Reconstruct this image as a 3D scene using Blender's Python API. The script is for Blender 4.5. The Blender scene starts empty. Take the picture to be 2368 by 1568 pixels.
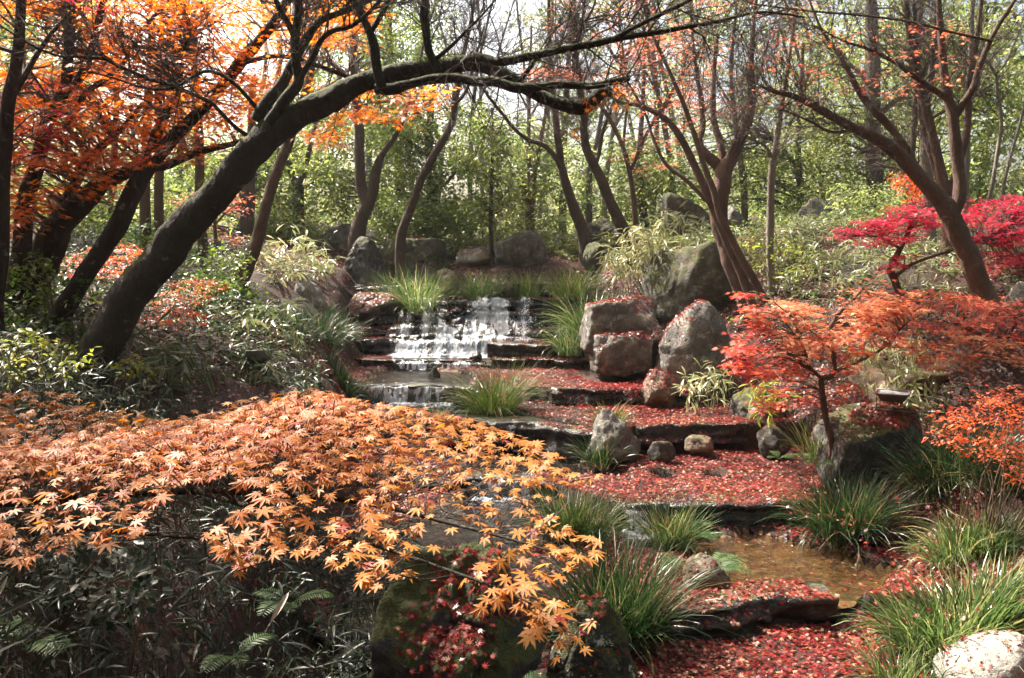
import bpy, math, random
import numpy as np
from mathutils import Vector
from mathutils.bvhtree import BVHTree

# ------------------------------------------------------------------ camera, sky, sun, exposure
SC = bpy.context.scene
COL = SC.collection
PITCH = math.radians(5.7)
CAMZ = 2.6
FPX = 1841.0                    # focal length in the units of the 2367 px wide plan the positions were measured in
cam_data = bpy.data.cameras.new('camera')
cam_data.lens = 28.0
cam_data.sensor_width = 36.0
cam_data.sensor_fit = 'HORIZONTAL'
cam_data.clip_start = 0.05
cam_data.clip_end = 3000.0
cam = bpy.data.objects.new('camera', cam_data)
COL.objects.link(cam)
cam.location = (0, 0, CAMZ)
cam.rotation_euler = (math.radians(90) - PITCH, 0, 0)
SC.camera = cam

SUN_AZ = math.radians(-50)      # from +Y towards +X
SUN_EL = math.radians(52)
world = bpy.data.worlds.new('World')
SC.world = world
world.use_nodes = True
wn = world.node_tree.nodes
sky = wn.new('ShaderNodeTexSky')
sky.sky_type = 'NISHITA'
sky.sun_disc = False
sky.sun_elevation = SUN_EL
sky.sun_rotation = SUN_AZ
sky.air_density = 1.3
sky.dust_density = 9.0
sky.ozone_density = 1.0
wn['Background'].inputs['Strength'].default_value = 0.125
world.node_tree.links.new(sky.outputs[0], wn['Background'].inputs['Color'])
sun_data = bpy.data.lights.new('sun', 'SUN')
sun_data.energy = 5.0
sun_data.angle = math.radians(0.55)
sun_data.color = (1.0, 0.93, 0.82)
sun = bpy.data.objects.new('sun', sun_data)
COL.objects.link(sun)
sd = Vector((math.sin(SUN_AZ) * math.cos(SUN_EL), math.cos(SUN_AZ) * math.cos(SUN_EL), math.sin(SUN_EL)))
sun.rotation_euler = sd.to_track_quat('Z', 'Y').to_euler()
sun.location = sd * 60
SC.view_settings.view_transform = 'Standard'
SC.view_settings.look = 'None'
SC.view_settings.gamma = 1.0
SC.view_settings.exposure = 2.0
SC.cycles.max_bounces = 8
SC.cycles.transparent_max_bounces = 16
SC.cycles.caustics_reflective = False
SC.cycles.caustics_refractive = False
SC.cycles.use_denoising = True

rng = np.random.default_rng(11)

# ------------------------------------------------------------------ measuring helpers
CP, SP = math.cos(PITCH), math.sin(PITCH)
def P(u, v, d):
    """point at forward distance d (along +Y) seen at plan position u, v"""
    u = np.asarray(u, float); v = np.asarray(v, float); d = np.asarray(d, float)
    x = (u - 1183.5) / FPX
    y = (784.0 - v) / FPX
    s = d / (CP + y * SP)
    return np.stack([x * s, d + 0 * x, CAMZ + (-SP + y * CP) * s], -1)
def S(v, d):
    """metres per plan unit at forward distance d"""
    y = (784.0 - v) / FPX
    return d / (CP + y * SP) / FPX
def G(u, v, z):
    u = np.asarray(u, float); v = np.asarray(v, float); z = np.asarray(z, float)
    x = (u - 1183.5) / FPX
    y = (784.0 - v) / FPX
    s = (z - CAMZ) / (-SP + y * CP)
    return np.stack([x * s, (CP + y * SP) * s, z + 0 * s], -1)

# ------------------------------------------------------------------ noise
def _hash(i, j, k, seed):
    n = (i * 374761393 + j * 668265263 + k * 1442695041 + seed * 974711) & 0x7fffffff
    n = ((n ^ (n >> 13)) * 1274126177) & 0x7fffffff
    n = (n ^ (n >> 16)) & 0xffff
    return n / 32767.5 - 1.0
def vnoise(p, seed=0):
    p = np.asarray(p, float)
    f = np.floor(p).astype(np.int64)
    t = p - f
    t = t * t * (3 - 2 * t)
    r = 0
    for a in (0, 1):
        wx = t[..., 0] if a else 1 - t[..., 0]
        for b in (0, 1):
            wy = t[..., 1] if b else 1 - t[..., 1]
            for c in (0, 1):
                wz = t[..., 2] if c else 1 - t[..., 2]
                r = r + wx * wy * wz * _hash(f[..., 0] + a, f[..., 1] + b, f[..., 2] + c, seed)
    return r
def fbm(p, octs=4, seed=0, gain=0.5):
    p = np.asarray(p, float)
    r = 0; a = 1.0
    for o in range(octs):
        r = r + a * vnoise(p * (2.03 ** o) + 17.3 * o, seed + o)
        a *= gain
    return r
def sstep(a, b, x):
    t = np.clip((x - a) / (b - a), 0, 1)
    return t * t * (3 - 2 * t)

# ------------------------------------------------------------------ mesh building
class MB:
    def __init__(self):
        self.V = []; self.T = []; self.Q = []; self.A = []; self.B = []; self.n = 0
    def add(self, v, tris=None, quads=None, a=0.0, b=0.0):
        v = np.asarray(v, float).reshape(-1, 3)
        if tris is not None and len(tris): self.T.append(np.asarray(tris, np.int64).reshape(-1, 3) + self.n)
        if quads is not None and len(quads): self.Q.append(np.asarray(quads, np.int64).reshape(-1, 4) + self.n)
        self.V.append(v)
        self.A.append(np.broadcast_to(np.asarray(a, float), (len(v),)))
        self.B.append(np.broadcast_to(np.asarray(b, float), (len(v),)))
        self.n += len(v)
    def arrays(self):
        V = np.concatenate(self.V) if self.V else np.zeros((0, 3))
        T = np.concatenate(self.T) if self.T else np.zeros((0, 3), np.int64)
        Q = np.concatenate(self.Q) if self.Q else np.zeros((0, 4), np.int64)
        return V, T, Q
    def build(self, name, mat, parent=None, origin=(0, 0, 0), smooth=False):
        V, T, Q = self.arrays()
        origin = np.asarray(origin, float)
        me = bpy.data.meshes.new(name)
        me.vertices.add(len(V))
        me.vertices.foreach_set('co', (V - origin).astype(np.float32).ravel())
        nl = T.size + Q.size
        me.loops.add(nl)
        me.loops.foreach_set('vertex_index', np.concatenate([T.ravel(), Q.ravel()]).astype(np.int32))
        nt, nq = len(T), len(Q)
        me.polygons.add(nt + nq)
        st = np.concatenate([np.arange(nt) * 3, nt * 3 + np.arange(nq) * 4]).astype(np.int32)
        me.polygons.foreach_set('loop_start', st)
        if smooth: me.polygons.foreach_set('use_smooth', np.ones(nt + nq, bool))
        me.update(calc_edges=True)
        at = me.attributes.new('rnd', 'FLOAT', 'POINT')
        at.data.foreach_set('value', np.concatenate(self.A).astype(np.float32) if self.A else np.zeros(0, np.float32))
        bt = me.attributes.new('edge', 'FLOAT', 'POINT')
        bt.data.foreach_set('value', np.concatenate(self.B).astype(np.float32) if self.B else np.zeros(0, np.float32))
        me.materials.append(mat)
        o = bpy.data.objects.new(name, me)
        COL.objects.link(o)
        if parent is not None: o.parent = parent
        else: o.location = origin
        return o
def tag(o, label=None, cat=None, group=None, kind=None):
    if label: o['label'] = label
    if cat: o['category'] = cat
    if group: o['group'] = group
    if kind: o['kind'] = kind
    return o
def thing(name, label, cat, loc, group=None):
    o = bpy.data.objects.new(name, None)
    o.empty_display_size = 0.1
    COL.objects.link(o)
    o.location = tuple(float(c) for c in loc)
    return tag(o, label, cat, group)

def crom(pts, n=6):
    """Catmull-Rom through the rows of pts (any number of columns)"""
    p = np.asarray(pts, float)
    if len(p) < 3: 
        t = np.linspace(0, 1, n + 1)[:, None]
        return p[0] * (1 - t) + p[-1] * t
    q = np.vstack([2 * p[0] - p[1], p, 2 * p[-1] - p[-2]])
    out = []
    t = np.linspace(0, 1, n, endpoint=False)[:, None]
    for i in range(len(p) - 1):
        a, b, c, d = q[i], q[i + 1], q[i + 2], q[i + 3]
        out.append(0.5 * ((2 * b) + (-a + c) * t + (2 * a - 5 * b + 4 * c - d) * t ** 2 + (-a + 3 * b - 3 * c + d) * t ** 3))
    return np.vstack(out + [p[-1:]])
def tube(mb, pts, rad, sides=8, rough=0.0, seed=0, a=0.0, cap=True):
    pts = np.asarray(pts, float); rad = np.asarray(rad, float)
    n = len(pts)
    tan = np.gradient(pts, axis=0)
    tan /= np.linalg.norm(tan, axis=1, keepdims=True) + 1e-9
    ref = np.array([0, 0, 1.0]) if abs(tan[0, 2]) < 0.9 else np.array([1.0, 0, 0])
    N = np.zeros_like(pts)
    u = np.cross(tan[0], ref); u /= np.linalg.norm(u)
    for i in range(n):
        u = u - tan[i] * np.dot(u, tan[i]); u /= np.linalg.norm(u) + 1e-9
        N[i] = u
    Bn = np.cross(tan, N)
    th = np.linspace(0, 2 * np.pi, sides, endpoint=False)
    ring = N[:, None, :] * np.cos(th)[None, :, None] + Bn[:, None, :] * np.sin(th)[None, :, None]
    r = rad[:, None] * np.ones(sides)[None]
    if rough:
        q = pts[:, None, :] + ring * rad[:, None, None]
        nz = fbm(q * np.array([9., 9., 4.]), 3, seed)
        r = r * (1 + rough * nz)
        if sides >= 48: r = r * (1 - .055 * np.abs(fbm(q * np.array([26., 26., 10.]), 3, seed + 5)) + .02 * fbm(q * 60, 2, seed + 8))
    v = pts[:, None, :] + ring * r[..., None]
    i = np.arange(n - 1)[:, None] * sides; j = np.arange(sides)[None]; k = (j + 1) % sides
    quads = np.stack([i + j, i + k, i + sides + k, i + sides + j], -1).reshape(-1, 4)
    v = v.reshape(-1, 3)
    tris = None
    if cap:
        v = np.vstack([v, pts[-1:] + tan[-1:] * rad[-1] * 0.4])
        jj = np.arange(sides)
        tris = np.stack([(n - 1) * sides + jj, (n - 1) * sides + (jj + 1) % sides, np.full(sides, n * sides)], -1)
    mb.add(v, tris, quads, a)

# leaf templates: verts (k,3) with tip along +y, triangles, edge value per vert
def maple_tpl(detail, curl=0.18, lobes=7):
    ang = np.radians([-128, -82, -40, 0, 40, 82, 128] if lobes == 7 else [-105, -52, 0, 52, 105])
    ln = [0.42, 0.74, 0.95, 1.0, 0.95, 0.74, 0.42] if lobes == 7 else [0.6, 0.9, 1, 0.9, 0.6]
    pts = [(0.0, 0.0)]
    def pol(a, r): return (math.sin(a) * r, math.cos(a) * r)
    n = len(ang)
    for i in range(n):
        lo = ang[i] - (ang[1] - ang[0]) * 0.45 if i == 0 else (ang[i - 1] + ang[i]) / 2
        pts.append(pol(lo, 0.16 if i == 0 else 0.30 * (0.85 if i in (1, n - 1) else 1)))
        if detail:
            w = 0.115 * (0.8 + 0.2 * ln[i])
            pts.append(pol(ang[i] - w / (0.56 * ln[i]) * 1.0, 0.56 * ln[i] + 0.02))
            pts.append(pol(ang[i], ln[i]))
            pts.append(pol(ang[i] + w / (0.56 * ln[i]) * 1.0, 0.56 * ln[i] + 0.02))
        else:
            pts.append(pol(ang[i], ln[i]))
    pts.append(pol(ang[-1] + (ang[1] - ang[0]) * 0.45, 0.16))
    v = np.array([(x, y, -curl * (x * x + y * y) * (1.0) + 0.05 * abs(x)) for x, y in pts])
    v[0] = (0, 0.02, 0)
    m = len(v)
    tris = [(0, i + 1, i) for i in range(1, m - 1)]
    rr = np.linalg.norm(v[:, :2], axis=1)
    return v, np.array(tris), np.zeros(m)
MAPLE_HI = maple_tpl(True)
MAPLE_LO = maple_tpl(False)
MAPLE_5 = maple_tpl(False, 0.3, 5)
def oval_tpl(w, seg=3, droop=0.2, fold=0.12):
    ys = np.linspace(0, 1, seg + 1)
    ws = w * np.sin(np.pi * (ys * 0.93 + 0.02)) ** 0.8
    ws[-1] = 0; 
    v = []; e = []
    for y, x in zip(ys, ws):
        z = -droop * y * y
        v += [(-x, y, z + fold * x), (0, y, z), (x, y, z + fold * x)]
        e += [1, 0, 1]
    t = []
    for i in range(seg):
        b = i * 3
        t += [(b, b + 1, b + 4), (b, b + 4, b + 3), (b + 1, b + 2, b + 5), (b + 1, b + 5, b + 4)]
    return np.array(v), np.array(t), np.array(e, float)
OVAL = oval_tpl(0.24, 2, 0.15, 0.3)
OVAL_W = oval_tpl(0.32, 3, 0.2, 0.25)
LANCE = oval_tpl(0.085, 5, 0.35, 0.3)
_v = np.array([(0, 0, 0), (-.22, .5, .07), (0, 1, -.12), (.22, .5, .07)])
DIAMOND = (_v, np.array([(0, 2, 1), (0, 3, 2)]), np.zeros(4))

def norm(a):
    return a / (np.linalg.norm(a, axis=-1, keepdims=True) + 1e-9)
def scatter(mb, tpl, pos, nrm, head, size, rnd):
    v, t, e = tpl
    n = len(pos)
    if n == 0: return
    nz = norm(np.asarray(nrm, float))
    y = np.asarray(head, float); y = norm(y - nz * np.sum(y * nz, 1, keepdims=True))
    x = np.cross(y, nz)
    size = np.broadcast_to(np.asarray(size, float), (n,))
    x = x * rng.uniform(.72, 1.08, (n, 1))
    w = pos[:, None, :] + size[:, None, None] * (v[None, :, 0:1] * x[:, None] + v[None, :, 1:2] * y[:, None] + v[None, :, 2:3] * nz[:, None])
    k = len(v)
    tt = t[None] + (np.arange(n) * k)[:, None, None]
    mb.add(w.reshape(-1, 3), tt.reshape(-1, 3), None, np.repeat(rnd, k), np.tile(e, n))
def rdir(n):
    return norm(rng.normal(size=(n, 3)))

# ------------------------------------------------------------------ materials
class NT:
    def __init__(self, name):
        self.m = bpy.data.materials.new(name)
        self.m.use_nodes = True
        self.t = self.m.node_tree
        self.t.nodes.clear()
        self.out = self.t.nodes.new('ShaderNodeOutputMaterial')
    def n(self, typ, ins=None, **props):
        nd = self.t.nodes.new('ShaderNode' + typ)
        for k, v in props.items(): setattr(nd, k, v)
        for k, v in (ins or {}).items(): self.put(nd.inputs[k], v)
        return nd
    def put(self, sock, v):
        if isinstance(v, bpy.types.NodeSocket): self.t.links.new(v, sock)
        elif isinstance(v, (tuple, list)) and len(v) == 3 and sock.type == 'RGBA': sock.default_value = (*v, 1)
        else: sock.default_value = v
    def mix(self, f, a, b):
        nd = self.n('Mix', data_type='RGBA'); self.put(nd.inputs[0], f); self.put(nd.inputs[6], a); self.put(nd.inputs[7], b)
        return nd.outputs[2]
    def math(self, op, a, b=0.0, clamp=False):
        nd = self.n('Math', {0: a, 1: b}, operation=op, use_clamp=clamp); return nd.outputs[0]
    def ramp(self, f, stops, interp='LINEAR'):
        nd = self.n('ValToRGB', {0: f}); cr = nd.color_ramp; cr.interpolation = interp
        while len(cr.elements) > 1: cr.elements.remove(cr.elements[-1])
        for i, (p, c) in enumerate(stops):
            e = cr.elements[0] if i == 0 else cr.elements.new(p)
            e.position = p
            e.color = (*c, 1) if isinstance(c, (tuple, list)) else (c, c, c, 1)
        return nd.outputs[0]
    def noise(self, scale, detail=4, rough=0.55, vec=None):
        nd = self.n('TexNoise', {'Scale': scale, 'Detail': detail, 'Roughness': rough})
        if vec is not None: self.put(nd.inputs['Vector'], vec)
        return nd.outputs[0]
    def obj(self, scale=(1, 1, 1)):
        tc = self.n('TexCoord').outputs['Object']
        return self.n('Mapping', {'Vector': tc, 'Scale': scale}).outputs[0]
    def bump(self, h, strength=0.5, dist=0.02):
        return self.n('Bump', {'Height': h, 'Strength': strength, 'Distance': dist}).outputs[0]
    def done(self, shader):
        self.t.links.new(shader, self.out.inputs['Surface']); return self.m
def leaf_mat(name, cols, trans=0.45, rough=0.45, edge=None, spec=0.35, spot=None):
    k = NT(name)
    r = k.n('Attribute', attribute_name='rnd').outputs['Fac']
    n = len(cols)
    c = k.ramp(r, [(i / (n - 1), col) for i, col in enumerate(cols)])
    if spot:
        sn = k.noise(75, 4, 0.7, k.obj())
        c = k.mix(k.ramp(sn, [(0.52, 0.0), (0.72, 0.75)]), c, spot)
    if edge:
        e = k.n('Attribute', attribute_name='edge').outputs['Fac']
        c = k.mix(k.ramp(e, [(0.72, 0.0), (0.95, 0.75)]), c, edge)
    p = k.n('BsdfPrincipled', {'Base Color': c, 'Roughness': rough, 'Specular IOR Level': spec}).outputs[0]
    hs = k.n('HueSaturation', {'Saturation': 1.08, 'Value': 1.35, 'Color': c}).outputs[0]
    tr = k.n('BsdfTranslucent', {'Color': hs}).outputs[0]
    return k.done(k.n('MixShader', {0: trans, 1: p, 2: tr}).outputs[0])
def bark_mat(name, c1, c2, moss=0.0, pale=0.0):
    k = NT(name)
    v = k.obj((1, 1, 0.35))
    n1 = k.noise(46, 7, 0.72, v)
    n2 = k.noise(3.0, 4, 0.6, k.obj())
    c = k.mix(n1, c1, c2)
    c = k.mix(k.ramp(n2, [(0.45, 0.0), (0.7, 0.5)]), c, tuple(x * 0.55 for x in c1))
    if pale:
        c = k.mix(k.math('MULTIPLY', k.ramp(k.noise(7, 5, 0.7, k.obj()), [(0.6, 0.0), (0.68, 1.0)]), pale), c, (0.30, 0.29, 0.26))
    if moss:
        nz = k.n('SeparateXYZ', {0: k.n('NewGeometry').outputs['Normal']}).outputs[2]
        mm = k.math('MULTIPLY', k.ramp(k.math('ADD', nz, k.math('MULTIPLY', k.noise(9, 5, 0.7, k.obj()), 0.9)), [(0.95, 0.0), (1.2, 1.0)]), moss)
        c = k.mix(mm, c, (0.07, 0.085, 0.02))
    b = k.bump(k.math('ADD', n1, k.math('MULTIPLY', k.noise(90, 3, 0.6, v), 0.4)), 1.0, 0.03)
    return k.done(k.n('BsdfPrincipled', {'Base Color': c, 'Roughness': 0.85, 'Specular IOR Level': 0.25, 'Normal': b}).outputs[0])
def rock_mat(name, c1, c2, moss=0.0, lichen=0.0, rough=0.8, spec=0.3):
    k = NT(name)
    o = k.obj()
    n1 = k.noise(5, 6, 0.65, o); n2 = k.noise(70, 4, 0.7, o)
    c = k.mix(k.ramp(n1, [(0.32, 0.0), (0.68, 1.0)]), c1, c2)
    c = k.mix(k.ramp(n2, [(0.35, 0.6), (0.6, 0.0)]), c, tuple(x * 0.45 for x in c1))
    c = k.mix(k.ramp(k.noise(2.2, 5, 0.7, o), [(0.5, 0.0), (0.62, 0.45)]), c, (c2[0] * 0.9, c2[1] * 0.72, c2[2] * 0.5))
    if lichen:
        l = k.ramp(k.noise(9, 6, 0.75, o), [(0.56, 0.0), (0.6, 1.0)])
        c = k.mix(k.math('MULTIPLY', l, lichen), c, (0.5, 0.5, 0.45))
    if moss:
        nz = k.n('SeparateXYZ', {0: k.n('NewGeometry').outputs['Normal']}).outputs[2]
        s = k.math('ADD', k.math('MULTIPLY', nz, 0.5), k.noise(3.2, 6, 0.7, o))
        mm = k.ramp(s, [(1.02 - 0.55 * moss, 0.0), (1.10 - 0.55 * moss, 0.9)])
        c = k.mix(mm, c, k.mix(k.noise(40, 3, 0.6, o), (0.022, 0.026, 0.008), (0.075, 0.08, 0.018)))
    h = k.math('ADD', k.math('MULTIPLY', n1, 2.0), k.math('MULTIPLY', n2, 0.35))
    b = k.bump(h, 0.85, 0.03)
    return k.done(k.n('BsdfPrincipled', {'Base Color': c, 'Roughness': rough, 'Specular IOR Level': spec, 'Normal': b}).outputs[0])
def plain_mat(name, c, rough=0.5, metal=0.0, spec=0.5):
    k = NT(name)
    n = k.noise(35, 4, 0.6, k.obj())
    cc = k.mix(k.ramp(n, [(0.3, 0.0), (0.7, 1.0)]), tuple(x * 0.8 for x in c), c)
    return k.done(k.n('BsdfPrincipled', {'Base Color': cc, 'Roughness': rough, 'Metallic': metal, 'Specular IOR Level': spec}).outputs[0])

M = {}
M['fore'] = leaf_mat('leaf_pale_orange', [(.26, .03, .02), (.36, .09, .02), (.40, .135, .026), (.44, .18, .036), (.48, .24, .06)], 0.45, 0.5, None, 0.3, (.22, .06, .02))
M['orange'] = leaf_mat('leaf_orange', [(.44, .06, .035), (.52, .12, .035), (.56, .18, .045), (.60, .26, .07), (.64, .37, .13)], 0.6)
M['redorange'] = leaf_mat('leaf_red_orange', [(.32, .028, .035), (.42, .065, .05), (.48, .13, .07), (.52, .23, .12), (.56, .34, .20)], 0.55)
M['crimson'] = leaf_mat('leaf_crimson', [(.34, .015, .045), (.44, .03, .07), (.50, .055, .085), (.54, .10, .10), (.58, .20, .15)], 0.5)
M['farred'] = leaf_mat('leaf_far_red', [(.44, .08, .06), (.54, .17, .11), (.58, .25, .15), (.62, .34, .19)], 0.55)
M['azalea'] = leaf_mat('leaf_azalea_orange', [(.40, .05, .03), (.48, .10, .045), (.52, .16, .07), (.50, .24, .10)], 0.5)
M['litter'] = leaf_mat('leaf_litter', [(.035, .010, .008), (.09, .009, .010), (.17, .012, .014), (.25, .022, .02), (.36, .085, .04), (.40, .24, .15)], 0.22, 0.36, None, 0.4)
M['dry'] = leaf_mat('leaf_dry_brown', [(.20, .06, .02), (.42, .15, .05), (.50, .22, .09)], 0.4)
M['ever'] = leaf_mat('leaf_evergreen', [(.035, .06, .02), (.075, .11, .03), (.13, .165, .045), (.21, .23, .07), (.34, .33, .12)], 0.6, 0.35, None, 0.5)  # leaf colour lightened, with some of the backlit glare put into it
M['evergold'] = leaf_mat('leaf_evergreen_gold', [(.05, .08, .025), (.10, .14, .045), (.18, .215, .07), (.28, .30, .11), (.42, .41, .19)], 0.62, 0.35, None, 0.5)  # paler still, so the far wood's glare sits in the leaf colour
M['shrub'] = leaf_mat('leaf_shrub', [(.025, .06, .012), (.06, .12, .018), (.13, .20, .03), (.24, .28, .05)], 0.45, 0.35, None, 0.5)
M['shrubshade'] = leaf_mat('leaf_shrub_shade', [(.012, .03, .008), (.03, .06, .012), (.06, .10, .02), (.14, .17, .03)], 0.35, 0.4)  # shrub leaf darkened, the left slope's shade put into its colour
M['yellowgreen'] = leaf_mat('leaf_yellow_green', [(.06, .09, .02), (.15, .19, .035), (.26, .28, .05), (.40, .34, .08)], 0.45, 0.4)
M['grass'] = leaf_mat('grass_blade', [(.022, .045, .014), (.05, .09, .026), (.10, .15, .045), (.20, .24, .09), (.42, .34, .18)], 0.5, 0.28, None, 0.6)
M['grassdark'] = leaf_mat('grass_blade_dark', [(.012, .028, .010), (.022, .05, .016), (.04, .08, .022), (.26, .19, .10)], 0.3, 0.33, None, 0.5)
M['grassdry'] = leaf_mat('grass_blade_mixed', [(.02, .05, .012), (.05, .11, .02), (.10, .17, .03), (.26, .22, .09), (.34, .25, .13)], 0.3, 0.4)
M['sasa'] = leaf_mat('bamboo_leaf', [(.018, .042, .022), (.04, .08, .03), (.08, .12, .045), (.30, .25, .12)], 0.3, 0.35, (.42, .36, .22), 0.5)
M['sasapale'] = leaf_mat('bamboo_leaf_pale', [(.07, .11, .045), (.14, .17, .07), (.30, .30, .14), (.48, .40, .22)], 0.35, 0.35, (.55, .48, .30), 0.5)  # lit copy of the bamboo leaf, sun brightness put into its colour
M['sasashade'] = leaf_mat('bamboo_leaf_shade', [(.008, .020, .014), (.018, .036, .022), (.035, .055, .03), (.16, .12, .07)], 0.25, 0.4, (.16, .14, .09), 0.4)  # dark teal bamboo leaf with the bank's shade put into the colour
M['fern'] = leaf_mat('fern_leaf', [(.03, .075, .025), (.06, .12, .035), (.12, .18, .06)], 0.4)
M['moss'] = leaf_mat('moss', [(.04, .055, .01), (.10, .12, .02), (.17, .17, .03)], 0.2, 0.9)
M['stem'] = plain_mat('plant_stem', (.16, .11, .07), 0.7)
M['stemgreen'] = plain_mat('bamboo_stem', (.16, .17, .08), 0.6)
M['bark_dark'] = bark_mat('bark_dark_mossy', (.026, .021, .018), (.085, .074, .064), 0.75, 0.5)
M['bark_left'] = bark_mat('bark_dark', (.018, .013, .012), (.05, .038, .032), 0.15, 0.5)
M['bark_mid'] = bark_mat('bark_brown', (.05, .034, .026), (.125, .088, .066), 0.1, 0.35)
M['bark_red'] = bark_mat('bark_reddish', (.08, .045, .034), (.20, .13, .10), 0.12, 0.25)
M['bark_pale'] = bark_mat('bark_pale', (.16, .13, .11), (.34, .29, .25), 0.0, 0.3)
M['bark_grey'] = bark_mat('bark_grey', (.07, .06, .055), (.16, .14, .125), 0.2, 0.6)
M['twig'] = bark_mat('twig_bark', (.07, .05, .044), (.17, .13, .115))
M['rock'] = rock_mat('rock_grey', (.09, .085, .078), (.22, .21, .19), 0.25, 0.25)
M['rockpale'] = rock_mat('rock_pale', (.20, .185, .165), (.40, .37, .33), 0.0, 0.3)
M['rocklight'] = rock_mat('rock_light_grey', (.10, .097, .092), (.25, .24, .225), 0.15, 0.5)
M['rockmoss'] = rock_mat('rock_mossy', (.05, .046, .04), (.14, .13, .11), 0.75, 0.2)
M['rockdark'] = rock_mat('rock_dark', (.03, .028, .026), (.085, .08, .074), 0.4, 0.15)
M['rocknear'] = rock_mat('rock_near_mossy', (.035, .034, .036), (.095, .095, .10), 0.80, 0.0)
M['rocklichen'] = rock_mat('rock_near_lichen', (.025, .024, .022), (.06, .058, .05), 0.7, 0.8)
M['rockbrown'] = rock_mat('rock_brown', (.09, .065, .045), (.21, .16, .115), 0.2, 0.15)
M['wet'] = rock_mat('rock_wet', (.008, .008, .009), (.032, .03, .03), 0.12, 0.0, 0.22, 0.6)
M['lamp'] = plain_mat('lamp_grey_metal', (.22, .22, .235), 0.45, 0.3)
M['lamplight'] = plain_mat('lamp_light_metal', (.45, .46, .48), 0.4, 0.3)
M['lampbrown'] = plain_mat('lamp_bronze_metal', (.26, .215, .20), 0.45, 0.3)
M['black'] = plain_mat('black_plastic', (.015, .015, .017), 0.4)
M['glass'] = plain_mat('lamp_glass', (.55, .60, .68), 0.06, 0.0, 0.9)

def terrain_mat():
    k = NT('soil')
    o = k.obj()
    n1 = k.noise(2.2, 6, 0.65, o); n2 = k.noise(26, 5, 0.7, o)
    c = k.mix(k.ramp(n2, [(0.35, 0.0), (0.65, 1.0)]), (.012, .009, .007), (.045, .028, .02))
    c = k.mix(k.ramp(n1, [(0.45, 0.0), (0.6, 0.6)]), c, (.05, .016, .012))
    b = k.bump(n2, 0.8, 0.04)
    return k.done(k.n('BsdfPrincipled', {'Base Color': c, 'Roughness': 0.85, 'Specular IOR Level': 0.3, 'Normal': b}).outputs[0])
M['soil'] = terrain_mat()
def bed_mat():
    k = NT('stream_bed')
    o = k.obj()
    n1 = k.noise(6, 6, 0.65, o); n2 = k.noise(40, 5, 0.7, o)
    c = k.mix(k.ramp(n1, [(0.35, 0.0), (0.65, 1.0)]), (.07, .045, .022), (.30, .19, .085))
    c = k.mix(k.ramp(n2, [(0.45, 0.0), (0.6, 0.7)]), c, (.10, .05, .025))
    return k.done(k.n('BsdfPrincipled', {'Base Color': c, 'Roughness': 0.7, 'Normal': k.bump(n2, 0.6, 0.02)}).outputs[0])
M['bed'] = bed_mat()
def water_mat(name, tint):
    k = NT(name)
    v = k.obj((1, 1, 1))
    h = k.math('ADD', k.noise(9, 3, 0.55, v), k.math('MULTIPLY', k.noise(32, 3, 0.6, v), 0.45))
    b = k.bump(h, 0.8, 0.06)
    f = k.n('Fresnel', {'IOR': 1.36, 'Normal': b}).outputs[0]
    t = k.n('BsdfTransparent', {'Color': tint}).outputs[0]
    g = k.n('BsdfGlossy', {'Color': (1, 1, 1), 'Roughness': 0.06, 'Normal': b}).outputs[0]
    return k.done(k.n('MixShader', {0: k.math('MULTIPLY', f, .85, True), 1: t, 2: g}).outputs[0])
M['water'] = water_mat('stream_water', (.22, .21, .19))
M['shallow'] = water_mat('shallow_water', (.62, .56, .44))
def fall_mat(name, thr, soft, sx=55):
    k = NT(name)
    uv = k.n('UVMap').outputs[0]
    m1 = k.n('Mapping', {'Vector': uv, 'Scale': (sx, 4.5, 1)}).outputs[0]
    m2 = k.n('Mapping', {'Vector': uv, 'Scale': (sx * 0.45, 6, 1)}).outputs[0]
    n1 = k.noise(1.0, 4, 0.7, m1); n2 = k.noise(1.0, 3, 0.6, m2)
    s = k.math('ADD', k.math('MULTIPLY', n1, 0.55), k.math('MULTIPLY', n2, 0.45))
    dens = k.n('Attribute', attribute_name='rnd').outputs['Fac']
    s = k.math('ADD', s, k.math('MULTIPLY', k.math('SUBTRACT', dens, 0.5), 0.5))
    a = k.ramp(s, [(thr, 0.0), (thr + soft, 0.92)])
    p = k.n('BsdfPrincipled', {'Base Color': (.62, .66, .72), 'Roughness': 0.22, 'Specular IOR Level': 0.6,
                               'Normal': k.bump(s, 0.9, 0.03)}).outputs[0]
    tl = k.n('BsdfTranslucent', {'Color': (.55, .60, .68)}).outputs[0]
    p = k.n('MixShader', {0: 0.5, 1: p, 2: tl}).outputs[0]
    gl = k.n('BsdfGlossy', {'Color': (1, 1, 1), 'Roughness': 0.1, 'Normal': k.bump(s, 0.9, 0.03)}).outputs[0]
    gw = k.math('MULTIPLY', k.math('ADD', dens, 0.22, True), 0.16, True)
    tr = k.n('MixShader', {0: gw, 1: k.n('BsdfTransparent', {'Color': (.97, .98, 1.0)}).outputs[0], 2: gl}).outputs[0]
    return k.done(k.n('MixShader', {0: a, 1: tr, 2: p}).outputs[0])
M['fall'] = fall_mat('falling_water', 0.485, 0.06, 34)
M['foam'] = fall_mat('foam', 0.44, 0.14, 14)

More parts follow.
